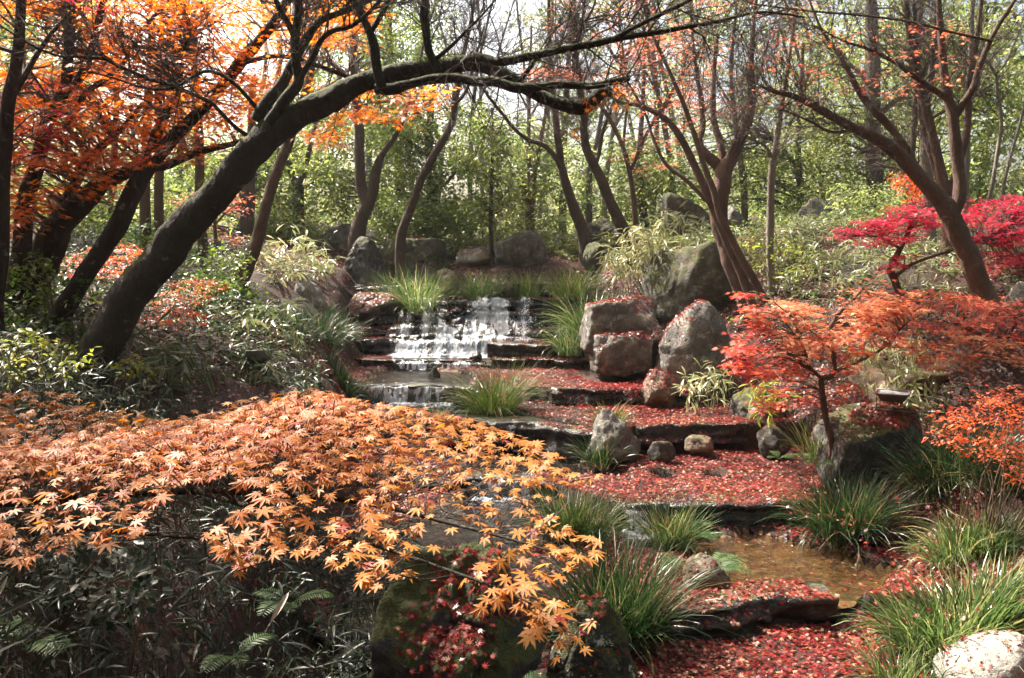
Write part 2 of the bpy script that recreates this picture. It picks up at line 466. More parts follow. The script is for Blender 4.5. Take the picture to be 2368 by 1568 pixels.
# ------------------------------------------------------------------ terrain
E45 = ([-2, -.75, 1.1, 2.0, 3], [4.65, 4.7, 4.85, 5.1, 5.15])
E34 = ([-2, -.6, .25, .6, .95, 2.45, 3.5], [7.6, 7.6, 7.55, 7.0, 6.6, 6.62, 6.8])
E23 = ([-2, -.42, .3, .8, 1.4, 2.6, 3.5], [9.0, 8.95, 8.7, 8.3, 8.5, 8.7, 8.9])
E12 = ([-2.5, -1.9, -.65, 0, 1.2, 2.1, 3], [10.35, 10.3, 10.25, 10.1, 9.75, 9.7, 9.8])
E01 = ([-3, -1.7, -.35, 0, 1.1, 2], [12.1, 12.1, 12.0, 11.9, 11.8, 11.8])
LV = [0.2, 0.35, 0.5, 0.78, 0.97, 1.08]
FALLS = [(12.65, 1.30), (12.92, 1.50), (13.18, 1.72), (13.45, 1.92), (14.0, 2.12)]
EDGES = [E45, E34, E23, E12, E01]
def chunk(x, i, ch, width=.30):
    """broken-slab offset along a ledge: nearly constant over a slab, jumping at its joints"""
    x = np.asarray(x, float); p = x / width + .37 * i + .25 * vnoise(np.stack([x * 2, 0 * x + i, 0 * x], -1), 13)
    c = np.floor(p).astype(np.int64); t = sstep(.90, 1.0, p - c); z = 0 * c
    return _hash(c, z + i, z + ch, 3) * (1 - t) + _hash(c + 1, z + i, z + ch, 3) * t
def ledge_y(i, x): return FALLS[i][0] + .085 * chunk(x, i, 1) + .06 * chunk(x, i, 2, .8) + .02 * (np.asarray(x, float) + .7) ** 2
def ledge_z(i, x): return FALLS[i][1] + .045 * chunk(x, i, 3) + .04 * chunk(x, i, 4, .6)
def edge_y(e, x):
    return np.interp(x, e[0], e[1]) + 0.05 * vnoise(np.stack([x * 2.3, 0 * x, 0 * x + e[1][0]], -1), 3)
def stage(x, y):
    z = np.full_like(x, LV[0])
    for i, e in enumerate(EDGES):
        z = z + (LV[i + 1] - LV[i]) * sstep(0, 0.05, y - edge_y(e, x))
    prev = LV[5]
    for i, (fy, fz) in enumerate(FALLS):
        ff = ledge_y(i, x); zi = ledge_z(i, x) - .03
        z = z + (zi - prev) * sstep(0, 0.05, y - ff)
        prev = zi
    return z
XL = ([3, 4.5, 6, 8, 10, 12, 13.5, 15], [-1.1, -1.15, -1.25, -1.35, -1.95, -2.25, -2.5, -2.6])
XR = ([3, 4.5, 5.5, 6.6, 7.9, 9, 10, 11, 12, 13.5, 15], [2.4, 2.5, 2.8, 3.2, 3.6, 3.1, 2.3, 1.7, 1.3, 1.0, 1.4])
BASE = ([0, 2, 3, 4.5, 6, 8, 10, 12, 14, 16, 20, 30, 45, 80, 200, 900], [1.0, .6, .35, .32, .45, .72, 1.0, 1.32, 2.15, 2.55, 3.2, 3.1, 1.5, -3, -8, -10])
AMPL = ([0, 12, 15, 22, 60], [1, 1, .5, .25, .1])
WET = {0: [(-.9, 4.2, .30), (-.85, 4.6, .25), (-.95, 3.5, .40)],
       1: [(-.85, 5.0, .32), (-.7, 5.5, .55), (-.5, 6.2, .75), (-.2, 6.9, .6), (-.1, 7.3, .45)],
       6: [(1.9, 5.9, .6), (1.4, 6.3, .42), (2.35, 5.75, .5), (1.05, 6.35, .3), (2.2, 5.3, .22), (.7, 6.45, .3)],
       2: [(-.15, 7.9, .5), (0, 8.3, .55), (.5, 7.9, .3), (.35, 8.2, .35), (1.0, 7.75, .2), (1.5, 7.72, .15), (2.0, 7.7, .12), (-.5, 8.6, .5)],
       3: [(-.9, 9.9, .6), (-.5, 9.5, .5), (-.1, 9.2, .4), (-1.4, 10, .5), (.3, 8.95, .28), (.6, 8.75, .2)],
       4: [(-1.5, 10.9, .6), (-1.1, 11.3, .6), (-1.6, 11.6, .55), (-.85, 10.9, .4), (-1, 10.6, .4), (-1.7, 10.55, .35)],
       5: [(-1.3, 12.4, .5), (-.7, 12.4, .4), (-1.6, 12.35, .3)],
       9: [(-2.0, 14.4, .35), (-.35, 14.4, .3)]}
def wet_of(x, y, blobs):
    w = np.full_like(x, -9.0)
    for bx, by, r in blobs:
        w = np.maximum(w, 1 - np.hypot(x - bx, y - by) / r)
    return w + 0.18 * vnoise(np.stack([x * 4, y * 4, 0 * x], -1), 21)
def wetness(x, y):
    w = np.full_like(x, -9.0)
    for b in WET.values(): w = np.maximum(w, wet_of(x, y, b))
    return w
def ground(x, y):
    x = np.asarray(x, float); y = np.asarray(y, float)
    dl = np.maximum(0, np.interp(y, *XL) - x); dr = np.maximum(0, x - np.interp(y, *XR))
    B = np.interp(y, *BASE); A = np.interp(y, *AMPL)
    bank = B + A * (1.5 * (1 - np.exp(-dl * .72)) + 1.6 * (1 - np.exp(-.3 * dr ** 1.5)))
    q = np.stack([x, y, 0 * x], -1)
    bank = bank + 0.10 * fbm(q * 1.1, 4, 5)
    w = wetness(x, y)
    st = stage(x, y) - 0.10 * sstep(-.02, 0.22, w) + 0.022 * fbm(q * 3.5, 3, 8)
    m = sstep(0.0, 0.45, np.maximum(dl, dr))
    m = np.maximum(m, sstep(14.3, 15.0, y))
    m = np.maximum(m, 1 - sstep(2.2, 3.0, y))
    z = st * (1 - m) + bank * m
    near = np.exp(-((x) ** 2 + (y) ** 2) / 3.0)
    return z * (1 - near) + 0.95 * near
def gz(x, y):
    return float(ground(np.array([x]), np.array([y]))[0])
def axis(lo, hi, step, far_lo, far_hi, g=1.18):
    a = list(np.arange(lo, hi + 1e-6, step))
    s = step; p = a[-1]
    while p < far_hi: s = min(s * g, 60); p += s; a.append(p)
    s = step; p = a[0]
    while p > far_lo: s = min(s * g, 60); p -= s; a.insert(0, p)
    return np.array(a)
def grid_faces(nx, ny, mask=None):
    i, j = np.meshgrid(np.arange(nx - 1), np.arange(ny - 1), indexing='ij')
    q = np.stack([i * ny + j, (i + 1) * ny + j, (i + 1) * ny + j + 1, i * ny + j + 1], -1)
    if mask is not None: q = q[mask]
    return q.reshape(-1, 4)
gx = axis(-4.2, 4.6, 0.035, -900, 900)
gy = axis(3.2, 15.0, 0.035, -120, 1500)
XX, YY = np.meshgrid(gx, gy, indexing='ij')
ZZ = ground(XX, YY)
mb = MB(); mb.add(np.stack([XX, YY, ZZ], -1), None, grid_faces(len(gx), len(gy)))
TERR = mb.arrays()
tag(mb.build('ground', M['soil'], smooth=True), kind='structure')
SOLID = []                       # meshes that leaves can lie on
SOLID.append((TERR[0], np.vstack([TERR[2][:, [0, 1, 2]], TERR[2][:, [0, 2, 3]]])))

# stream bed: a thin pebbly sheet just above the soil under the water
def water_sheet(name, key, zlev, mat, dz, thr, near=None):
    bl = WET[key]
    b = np.array(bl)
    x = np.arange(b[:, 0].min() - b[:, 2].max() - .2, b[:, 0].max() + b[:, 2].max() + .2, 0.05)
    y = np.arange(b[:, 1].min() - b[:, 2].max() - .2, b[:, 1].max() + b[:, 2].max() + .2, 0.05)
    X, Y = np.meshgrid(x, y, indexing='ij')
    W = wet_of(X, Y, bl)
    if dz is None: Z = ground(X, Y) + 0.012
    else: Z = np.full_like(X, zlev + dz) + 0.006 * fbm(np.stack([X * 7, Y * 7, 0 * X], -1), 2, 4)
    ok = W > thr
    if key != 9:
        st = stage(X, Y)
        lo, hi = -0.04, 0.04
        ok &= (st - zlev > lo) & (st - zlev < hi)
    mask = ok[:-1, :-1] & ok[1:, :-1] & ok[1:, 1:] & ok[:-1, 1:]
    q = grid_faces(len(x), len(y), mask)
    mb = MB(); mb.add(np.stack([X, Y, Z], -1), None, q)
    V, T, Q = mb.arrays()
    used, inv = np.unique(Q, return_inverse=True)
    mb = MB(); mb.add(V[used], None, inv.reshape(-1, 4))
    return tag(mb.build(name, mat, smooth=True), kind='structure')
ZL = {0: .2, 6: .35, 1: .35, 2: .5, 3: .78, 4: .97, 5: 1.08, 9: 2.14}
for key in WET:
    water_sheet('stream_bed', key, ZL[key], M['bed'], None, 0.02)
    water_sheet('water', key, ZL[key], M['shallow' if key == 6 else 'water'], -0.035, -0.25)

# ------------------------------------------------------------------ rocks
def icosphere(sub):
    t = (1 + 5 ** .5) / 2
    v = np.array([(-1, t, 0), (1, t, 0), (-1, -t, 0), (1, -t, 0), (0, -1, t), (0, 1, t), (0, -1, -t), (0, 1, -t), (t, 0, -1), (t, 0, 1), (-t, 0, -1), (-t, 0, 1)], float)
    f = np.array([(0, 11, 5), (0, 5, 1), (0, 1, 7), (0, 7, 10), (0, 10, 11), (1, 5, 9), (5, 11, 4), (11, 10, 2), (10, 7, 6), (7, 1, 8), (3, 9, 4), (3, 4, 2), (3, 2, 6), (3, 6, 8), (3, 8, 9), (4, 9, 5), (2, 4, 11), (6, 2, 10), (8, 6, 7), (9, 8, 1)])
    v = norm(v)
    for _ in range(sub):
        e = np.sort(np.concatenate([f[:, [0, 1]], f[:, [1, 2]], f[:, [2, 0]]]), axis=1)
        ue, inv = np.unique(e, axis=0, return_inverse=True)
        inv = inv.ravel()
        mid = norm((v[ue[:, 0]] + v[ue[:, 1]]) / 2)
        n = len(v); k = len(f)
        a, b, c = inv[:k] + n, inv[k:2 * k] + n, inv[2 * k:] + n
        f = np.concatenate([np.stack([f[:, 0], a, c], 1), np.stack([f[:, 1], b, a], 1), np.stack([f[:, 2], c, b], 1), np.stack([a, b, c], 1)])
        v = np.vstack([v, mid])
    return v, f
ICO = {s: icosphere(s) for s in (3, 4, 5)}
def rock(label, box, d, mat, seed, depth=0.9, front=0.0, sub=4, flat=0.0, taper=0.0, lean=0.0, planes=24, sharp=30, name='rock', bury=0.25, rough=1.0, cube=False):
    u0, v0, u1, v1 = box
    s = S((v0 + v1) / 2, d)
    w, h = (u1 - u0) * s, (v1 - v0) * s
    r = np.random.default_rng(seed)
    dv, f = ICO[sub]
    n = norm(r.normal(size=(planes, 3)))
    dist = r.uniform(.70, 1.0, planes)
    if cube:
        dist = r.uniform(.90, 1.10, planes)
        ax = np.vstack([np.eye(3), -np.eye(3)]) + r.normal(size=(6, 3)) * .13
        n = np.vstack([norm(ax), n]); dist = np.concatenate([r.uniform(.70, .80, 6), dist])
    if flat: n = np.vstack([n, [[r.normal() * .06, r.normal() * .06, 1]]]); dist = np.append(dist, flat)
    if front: n = np.vstack([n, [[-.15, -.72, .68]]]); dist = np.append(dist, front)
    n = np.vstack([norm(n), [[0, 0, -1.]]]); dist = np.append(dist, .8)
    k = np.maximum(0, dv @ n.T) / dist
    rad = (np.sum(k ** sharp, 1) + 0.80 ** sharp * 0.6) ** (-1 / sharp)
    v = dv * rad[:, None]
    v = (v - v.min(0)) / (v.max(0) - v.min(0)) * 2 - 1
    tz = (v[:, 2] + 1) / 2
    if taper: v[:, :2] *= (1 - taper * tz ** 1.2)[:, None]; v[:, :2] /= max(1e-3, np.abs(v[:, 0]).max())
    if lean: v[:, 0] += lean * tz; v[:, 0] = (v[:, 0] - v[:, 0].min()) / (v[:, 0].max() - v[:, 0].min()) * 2 - 1
    v = v * np.array([w / 2, depth * w / 2, h / 2 * (1 + bury)])
    v[:, 2] -= h / 2 * bury
    nn = norm(v)
    q = v / max(.3, (w * h) ** .5)
    disp = 0.045 * fbm(q * 1.9 + seed, 2, seed) + 0.030 * fbm(q * 6 + seed, 3, seed + 1) + 0.012 * fbm(q * 17, 3, seed + 3, .65)
    crack = np.abs(vnoise(q * np.array([1.6, 1.6, 2.6]) + 7.7 * seed + .25 * vnoise(q * 5, seed)[:, None], seed + 11))
    disp = disp - 0.035 * (1 - sstep(0, .06, crack))
    v = v + nn * (disp * rough * (w * h) ** .5)[:, None]
    c = P((u0 + u1) / 2, (v0 + v1) / 2, d)
    c = c + np.array([0, depth * w * 0.25, 0])
    o = np.array([c[0], c[1], c[2] - h / 2])
    mb = MB(); mb.add(v + c, f)
    ob = mb.build(name, M[mat], None, o, smooth=True)
    tag(ob, label, 'rock')
    SOLID.append((v + c, f))
    return ob, c, w, h
ROCKS = [
 ('blocky grey rock with a flat leaf-topped face, right of the main waterfall', (1348, 688, 1526, 800), 10.9, 'rock', 1, dict(cube=True)),
 ('squat brown-grey rock under the blocky leaf-topped rock', (1372, 765, 1515, 850), 10.6, 'rock', 2, dict(cube=True)),
 ('large rounded grey boulder with dappled light, leaning behind the fallen leaves', (1520, 700, 1735, 900), 10.2, 'rocklight', 31, dict(lean=.45, sharp=12, taper=.15)),
 ('dome-shaped grey boulder standing alone above the top of the falls', (1142, 532, 1272, 625), 15.2, 'rock', 4, dict(sharp=14)),
 ('wide moss-green flat-topped rock above the top left of the falls', (878, 552, 1030, 640), 14.9, 'rockmoss', 5, dict(cube=True)),
 ('dark pointed rock at the left end of the row above the falls', (782, 546, 895, 655), 14.4, 'rockdark', 6, dict(taper=.4)),
 ('smaller grey rock behind the dark pointed rock, beside the black spotlight', (742, 518, 828, 580), 16.0, 'rock', 7, dict(cube=True)),
 ('pale grey upright rock with a pointed top on the left bank', (655, 620, 768, 765), 12.0, 'rocklight', 8, dict(taper=.55, lean=-.3)),
 ('dark shaded boulder at the foot of the two slanting trunks', (1335, 503, 1455, 585), 16.2, 'rockdark', 9, dict()),
 ('huge mossy boulder on the right bank carrying the tilted floodlight', (1485, 560, 1730, 745), 11.6, 'rockmoss', 10, dict(lean=.1)),
 ('sunlit slanting boulder in the back right wood', (1843, 456, 1985, 545), 15.5, 'rock', 11, dict(taper=.3, lean=.3)),
 ('moss-covered boulder behind the many-stemmed tree', (1530, 448, 1650, 560), 16.5, 'rockmoss', 12, dict()),
 ('brown boulder right of the many-stemmed tree trunk', (1645, 478, 1730, 560), 16.0, 'rock', 13, dict()),
 ('grey pointed rock standing among red leaves in mid stream', (1362, 945, 1492, 1080), 8.1, 'rock', 14, dict(taper=.22, lean=-.15)),
 ('small dark mossy stone right of the pointed mid-stream rock', (1500, 1022, 1562, 1066), 8.05, 'rockdark', 15, dict(sub=3)),
 ('big dark rock with a moss patch under the floodlight with fallen leaves on its glass', (1918, 952, 2142, 1110), 7.3, 'rockdark', 16, dict(cube=True)),
 ('broad grey-brown rock behind the floodlight on the right bank', (1995, 848, 2240, 975), 8.6, 'rockbrown', 17, dict(cube=True)),
 ('pale sunlit rock striped with branch shadows at the right edge', (2228, 815, 2395, 950), 8.4, 'rockpale', 18, dict(cube=True)),
 ('big near rock with moss and a heap of red leaves in the foreground', (860, 1266, 1275, 1640), 3.75, 'rocknear', 19, dict(sub=5, taper=.35, depth=.95, planes=22, front=.60, rough=1.4)),
 ('dark near rock with white lichen spots at the bottom edge', (1245, 1402, 1490, 1650), 3.8, 'rocklichen', 20, dict(sub=5, taper=.35)),
 ('pale smooth rock with grass shadows in the bottom right corner', (2195, 1478, 2440, 1640), 4.1, 'rockpale', 21, dict(sub=5, rough=.5, sharp=8)),
 ('small round mossy stone with ferns on the leaf island', (1585, 1290, 1702, 1372), 5.3, 'rockbrown', 22, dict(sharp=8)),
 ('tiny mossy stone standing in the pool under the main falls', (988, 848, 1018, 880), 11.3, 'rockmoss', 23, dict(sub=3, taper=.5)),
 ('small dark stone in the leaves left of the thin maple trunk', (1760, 985, 1835, 1048), 8.2, 'rockdark', 24, dict(sub=3)),
 ('flat brown stone showing through the red leaves', (1585, 1010, 1655, 1040), 8.3, 'rockbrown', 25, dict(sub=3, flat=.6)),
 ('low leaf-covered rock beside the grey floodlight on the left bank', (612, 840, 765, 900), 8.9, 'rockdark', 26, dict(flat=.7)),
 ('shaded boulder among the trunks at the back left', (548, 498, 642, 560), 16.5, 'rockdark', 27, dict()),
 ('white stone at the far right edge beside the leaning tree foot', (2338, 652, 2400, 712), 8.8, 'rockpale', 28, dict(sub=3)),
 ('dark shaded rock behind the small red maple', (1778, 585, 1905, 710), 11.8, 'rockdark', 29, dict()),
 ('reddish small stone among the grass at the top of the falls', (1008, 622, 1062, 668), 13.7, 'rockbrown', 30, dict(sub=3)),
 ('bright pale slab lying left of the dome-shaped boulder', (1050, 572, 1140, 612), 15.5, 'rockpale', 32, dict(sub=3, flat=.5, taper=.3)),
 ('mossy low rock at the right end of the row above the falls', (1345, 552, 1425, 612), 14.8, 'rockmoss', 33, dict(sub=3, flat=.8)),
 ('brown bare-sided rock ending the leaf-covered mound left of the large rounded boulder', (1490, 862, 1582, 940), 9.6, 'rockbrown', 34, dict(depth=1.1)),
 ('dark wet leaning slab left of the falls under scattered leaves', (775, 680, 935, 745), 13.2, 'rockdark', 35, dict(flat=.7, lean=.2)),
 ('mossy stone poking out of the falls beside the top spout', (1160, 655, 1190, 680), 13.6, 'rockmoss', 36, dict(sub=3)),
 ('mossy low stone under the yellow-leaved plant on the right bank', (1700, 905, 1830, 990), 9.0, 'rockmoss', 37, dict()),
 ('brown bank stone at the left edge of the grass tufts', (655, 755, 740, 815), 10.4, 'rockbrown', 38, dict(sub=3)),
 ('small black stone breaking the white water at the foot of the falls', (1080, 812, 1115, 840), 12.0, 'wet', 39, dict(sub=3)),
 ('jutting wet black rock splitting the left cascade near its top', (985, 742, 1025, 775), 12.95, 'wet', 51, dict(sub=3)),
 ('wet black rock between the two white cascades', (1040, 735, 1085, 790), 12.9, 'wet', 52, dict(sub=3)),
 ('wet black rock under the right cascade, touching its lower skirt', (1120, 765, 1150, 790), 12.62, 'wet', 53, dict(sub=3)),
 ('wet rock at the right foot of the cascade with a green cap', (1200, 770, 1235, 805), 12.6, 'rockmoss', 54, dict(sub=3)),
 ('wet black rock in the lower left of the left cascade', (940, 775, 985, 810), 12.6, 'wet', 55, dict(sub=3)),
 ('wet black rock at the head of the right cascade', (1160, 690, 1195, 715), 13.35, 'wet', 56, dict(sub=3)),
 ('black stone in the shallow water beside the dark grass tuft', (1985, 1222, 2050, 1268), 6.1, 'wet', 40, dict(sub=3)),
]
ROCK_INFO = {}
for lab, box, d, mat, seed, kw in ROCKS:
    ROCK_INFO[seed] = rock(lab, box, d, mat, seed, **kw)

# ------------------------------------------------------------------ stone ledges
def ledge(label, xs, front, ztop, thick, depth, seed, mat='wet', flare=0.02):
    """long irregular slab whose front edge runs through (xs, front)"""
    r = np.random.default_rng(seed)
    n = max(6, int(abs(xs[-1] - xs[0]) / 0.03))
    x = np.linspace(xs[0], xs[-1], n)
    f = np.interp(x, xs, front) if np.ndim(front) else np.full(n, front)
    f = f + 0.035 * vnoise(np.stack([x * 4, 0 * x + seed, 0 * x], -1), seed) + 0.02 * np.round(1.5 * vnoise(np.stack([x * 7, 0 * x, 0 * x + seed], -1), seed + 1))
    zt = (np.interp(x, xs, ztop) if np.ndim(ztop) else ztop) + 0.012 * vnoise(np.stack([x * 3, 0 * x, 0 * x], -1), seed + 2)
    ztop = float(np.mean(ztop))
    nz = max(5, int(thick / 0.025))
    prof = [(depth * (1 - t), 0) for t in np.linspace(0, 1, 5)]          # top, back to front
    prof += [(0, -thick * t) for t in np.linspace(0, 1, nz)[1:]]
    prof = [(depth, -thick)] + prof + [(depth, -thick)]
    pr = np.array(prof)
    yy = f[:, None] + pr[None, :, 0]
    zz = zt[:, None] + pr[None, :, 1]
    xx = np.repeat(x[:, None], len(pr), 1)
    v = np.stack([xx, yy, zz], -1)
    lay = np.round((zz - ztop) / 0.055 + 0.5 * vnoise(np.stack([xx * 2, 0 * xx, 0 * xx + seed], -1), seed))   # layered strata
    fr = (pr[:, 0] < 0.01).astype(float)[None]
    v[..., 1] += fr * (0.035 * _hash((lay * 7).astype(np.int64), (xx * 2.2 + .37 * lay).astype(np.int64), (0 * lay).astype(np.int64) + seed, 5) + 0.02 * fbm(v * 9, 3, seed))
    v[..., 2] += 0.008 * fbm(v * 8, 2, seed + 5)
    k = len(pr)
    q = grid_faces(n, k)
    base = n * k
    caps = np.concatenate([v[0], v[-1]])
    mb = MB(); mb.add(v.reshape(-1, 3), None, q[:, ::-1])
    c0 = v[0].mean(0); c1 = v[-1].mean(0)
    j = np.arange(k - 1)
    mb.add(np.vstack([v[0], c0[None]]), np.stack([j, j + 1, np.full(k - 1, k)], 1))
    mb.add(np.vstack([v[-1], c1[None]]), np.stack([j + 1, j, np.full(k - 1, k)], 1))
    o = np.array([x.mean(), f.mean(), ztop - thick])
    V, T, Q = mb.arrays()
    SOLID.append((V, np.vstack([T, Q[:, [0, 1, 2]], Q[:, [0, 2, 3]]])))
    return tag(mb.build('rock_ledge', M[mat], None, o, smooth=False), label, 'ledge', 'stone ledges of the stepped stream')
def eledge(label, e, x0, x1, lev, thick, seed, depth=0.3, off=-0.05, mat='wet'):
    xs = np.linspace(x0, x1, 12)
    ledge(label, xs, np.interp(xs, e[0], e[1]) + off, lev + 0.004, thick, depth, seed, mat)
eledge('long dark step between the two leaf beds at the bottom right', E45, .75, 2.15, .37, .2, 101)
eledge('short dark lip where water drops left of the big near rock', E45, -1.2, -.6, .33, .2, 102)
eledge('long black lip under the red leaf slab, above the brown shallow pool', E34, .85, 2.75, .53, .22, 103, .4)
eledge('small lip of the low fall half hidden by the orange maple', E34, -.75, .4, .475, .2, 104)
eledge('thick black slab edge with a thin trickle, behind the orange leaf tips', E23, -.75, 1.0, .775, .32, 105, .4)
eledge('low leaf-strewn lip right of the pointed mid-stream rock', E23, 1.35, 2.6, .80, .2, 106)
eledge('curved lip of the small fall below the moss-stone pool', E12, -2.05, -.5, .95, .26, 107)
eledge('shadowed hollow ledge under the leaf mound on the right', E12, .5, 2.15, .99, .2, 108)
eledge('black lip under the white foam at the foot of the falls', E01, -2.5, -.3, 1.075, .2, 109)
eledge('thin leaf-covered ledge behind the island grass tuft', E01, -.3, 1.5, 1.10, .16, 110)
ledge('long raised black slab with leaves on top, right foot of the falls', [-.38, .3, 1.1], [12.15, 12.05, 12.0], 1.31, .26, .8, 111)
k = 120
for i, (fy, fz) in enumerate(FALLS):
    cuts = [[-2.75, -1.75, -.85, .1, 1.15], [-2.75, -1.9, -.95, -.1, 1.1], [-2.7, -1.8, -1.05, .25, 1.1], [-2.7, -1.95, -.75, .3, 1.1], [-2.7, -1.6, -.95, .1, 1.0]][i]
    nm = ['lowest', 'second', 'third', 'fourth', 'topmost'][i]
    for j in range(4):
        pos = ['left end, under leaves', 'left part, behind the wide left fall', 'middle part, behind the white water', 'right end, black and wet'][j]
        r = np.random.default_rng(k)
        xs = np.linspace(cuts[j] - .02, cuts[j + 1] + .02, 40)
        ledge(f'{nm} ledge of the main falls, {pos}', xs, ledge_y(i, xs) - .05 + (-.06 if j == 0 else 0), ledge_z(i, xs), .29, .6, k)
        k += 1

# ------------------------------------------------------------------ falling water
def water_surface(name, label, sheets, mat, seed, cat='waterfall', step=0.014, masks=None):
    """each sheet is a list of (x, density, [(y,z)...]) columns, left to right; a rippling film is lofted over them"""
    if isinstance(sheets[0], tuple): sheets = [sheets]
    mb = MB(); UV = []
    for si, cols in enumerate(sheets):
        sd_ = seed * 7 + si
        xs = np.array([c[0] for c in cols])
        n = int((xs[-1] - xs[0]) / step) + 2
        x = np.linspace(xs[0], xs[-1], n)
        profs = []
        L = max(sum(math.dist(a, b) for a, b in zip(c[2][:-1], c[2][1:])) for c in cols)
        m = int(L / step)
        for c in cols:
            p = np.array(c[2]); s = np.r_[0, np.cumsum(np.linalg.norm(np.diff(p, axis=0), axis=1))]
            t = np.linspace(0, s[-1], m)
            profs.append(np.stack([np.interp(t, s, p[:, 0]), np.interp(t, s, p[:, 1])], -1))
        profs = np.array(profs)
        yy = np.stack([np.interp(x, xs, profs[:, k, 0]) for k in range(m)], 1)
        zz = np.stack([np.interp(x, xs, profs[:, k, 1]) for k in range(m)], 1)
        den = np.interp(x, xs, [c[1] for c in cols])
        xx = np.repeat(x[:, None], m, 1)
        t = np.linspace(0, L, m)[None].repeat(n, 0)
        d = 0.016 * vnoise(np.stack([xx * 14, t * 3, 0 * xx + sd_], -1), sd_) + 0.014 * fbm(np.stack([xx * 42, t * 13, 0 * xx], -1), 3, sd_ + 4)
        wob = .03 * vnoise(np.stack([xx * 5, 0 * t, 0 * xx + sd_], -1), sd_ + 5)
        yy = yy - np.abs(d) * 1.2 + wob; zz = zz + d * 0.3
        xx = xx + 0.012 * fbm(np.stack([xx * 9, t * 6, 0 * xx + sd_], -1), 2, sd_ + 9)
        wd = x[-1] - x[0]; xe = x[:, None] + .10 * vnoise(np.stack([0 * t + sd_, t * 5, xx * 1.5], -1), sd_ + 12) + .05 * vnoise(np.stack([0 * t + sd_, t * 17, xx * 3], -1), sd_ + 13)
        edge = np.clip(np.minimum(xe - x[0], x[-1] - xe) / (.14 * wd + .02), 0, 1)
        dd = den[:, None] + 0.30 * vnoise(np.stack([xx * 7, t * 2.2, 0 * xx + sd_], -1), sd_ + 2) + .22 * vnoise(np.stack([xx * 19, t * 7, 0 * xx + sd_], -1), sd_ + 3)
        if masks:
            zk, ml, mr = masks[si]
            jit = .09 * vnoise(np.stack([xx * 2 + sd_, t * 6, 0 * t], -1), sd_ + 12) + .05 * vnoise(np.stack([xx * 5 + sd_, t * 19, 0 * t], -1), sd_ + 13)
            xe2 = xx + jit
            edge = np.clip(np.minimum(xe2 - np.interp(zz, zk, ml), np.interp(zz, zk, mr) - xe2) / .12, 0, 1)
            dd = .47 + .50 * vnoise(np.stack([xx * 7.5, t * 1.6, 0 * t + sd_], -1), sd_ + 2) + .50 * vnoise(np.stack([xx * 16, t * 3.5, 0 * t + sd_], -1), sd_ + 3)
        dd = dd * edge - 0.35 * (1 - edge)
        mb.add(np.stack([xx, yy, zz], -1).reshape(-1, 3), None, grid_faces(n, m), dd.ravel())
        UV.append(np.stack([xx.ravel() + si * 3.3, t.ravel()], -1))
    UV = np.concatenate(UV)
    V = mb.arrays()[0]
    o = np.array([V[:, 0].mean(), V[:, 1].mean(), V[:, 2].min()])
    ob = mb.build(name, M[mat], None, o, smooth=True)
    me = ob.data
    uvl = me.uv_layers.new(name='UVMap')
    li = np.empty(len(me.loops), np.int32); me.loops.foreach_get('vertex_index', li)
    uvl.data.foreach_set('uv', UV[li].astype(np.float32).ravel())
    return tag(ob, label, cat)
def drops(mb, n, c, sp, r=(.003, .011)):
    p = c + rng.normal(size=(n, 3)) * sp
    v, f = ICO_S
    s = rng.uniform(*r, n)
    w = p[:, None] + v[None] * s[:, None, None]
    mb.add(w.reshape(-1, 3), (f[None] + (np.arange(n) * len(v))[:, None, None]).reshape(-1, 3))
ICO_S = icosphere(0)
def smooth_ledge(f, i, x): return float(np.mean(f(i, x + np.linspace(-.28, .28, 9))))
def casc(x, top):
    """smoothed profile of water bouncing down the main ledges from ledge index top to the pool"""
    p = [(smooth_ledge(ledge_y, top, x) + .25, smooth_ledge(ledge_z, top, x) + .03)]
    for i in range(top, -1, -1):
        fy, fz = smooth_ledge(ledge_y, i, x), smooth_ledge(ledge_z, i, x)
        zb = smooth_ledge(ledge_z, i - 1, x) if i else LV[5]
        p += [(fy - .07, fz + .045), (fy - .16, fz - .01), (fy - .245, (fz + zb) / 2 - .01)]
    p += [(p[-1][0] - .10, LV[5] + .03), (p[-1][0] - .28, LV[5] + .02)]
    return crom(np.array(p), 6)
def sheet(x0, x1, top):
    return [(x, .5, casc(x, top)) for x in np.linspace(x0, x1, 30)]
ML = ([1.0, 1.2, 1.45, 1.7, 1.9, 2.0], [-1.98, -1.95, -1.93, -1.86, -1.84, -1.80], [-.66, -.72, -.84, -1.05, -1.18, -1.24])
MR = ([1.0, 1.25, 1.5, 1.7, 1.88, 1.98, 2.2], [-1.0, -.95, -.90, -.80, -.74, -.64, -.58], [.40, .38, .34, .04, -.04, -.22, -.30])
MS = ([1.0, 1.4, 1.6, 1.95, 2.0], [.0, .0, .02, .05, .06], [.40, .38, .36, .33, .32])
water_surface('waterfall', 'white cascade on the left half of the main falls, widening down the ledges', [sheet(-2.15, -.5, 3)], 'fall', 1, masks=[ML])
water_surface('waterfall', 'tall bright white cascade on the right half of the main falls', [sheet(-1.15, .55, 4), sheet(-.1, .5, 3)], 'fall', 2, masks=[MR, MS])
p = G(np.array([848, 938]), np.array([660, 660]), 2.12)
water_surface('waterfall', 'short separate fall at the top left of the falls beside the grass',
    [(-2.40, .48, [(14.1, 2.15), (13.92, 2.14), (13.86, 2.02), (13.84, 1.90)]), (-2.1, .5, [(14.1, 2.15), (13.92, 2.14), (13.86, 2.02), (13.84, 1.90)]), (-1.78, .40, [(14.1, 2.15), (13.92, 2.14), (13.86, 2.02), (13.84, 1.90)])], 'fall', 3)
y1 = lambda x, e: float(np.interp(x, e[0], e[1]))
def lip(x, e, zt, zb): 
    y = y1(x, e); return [(y + .12, zt - .01), (y - .06, zt - .015), (y - .11, (zt + zb) / 2), (y - .13, zb - .02)]
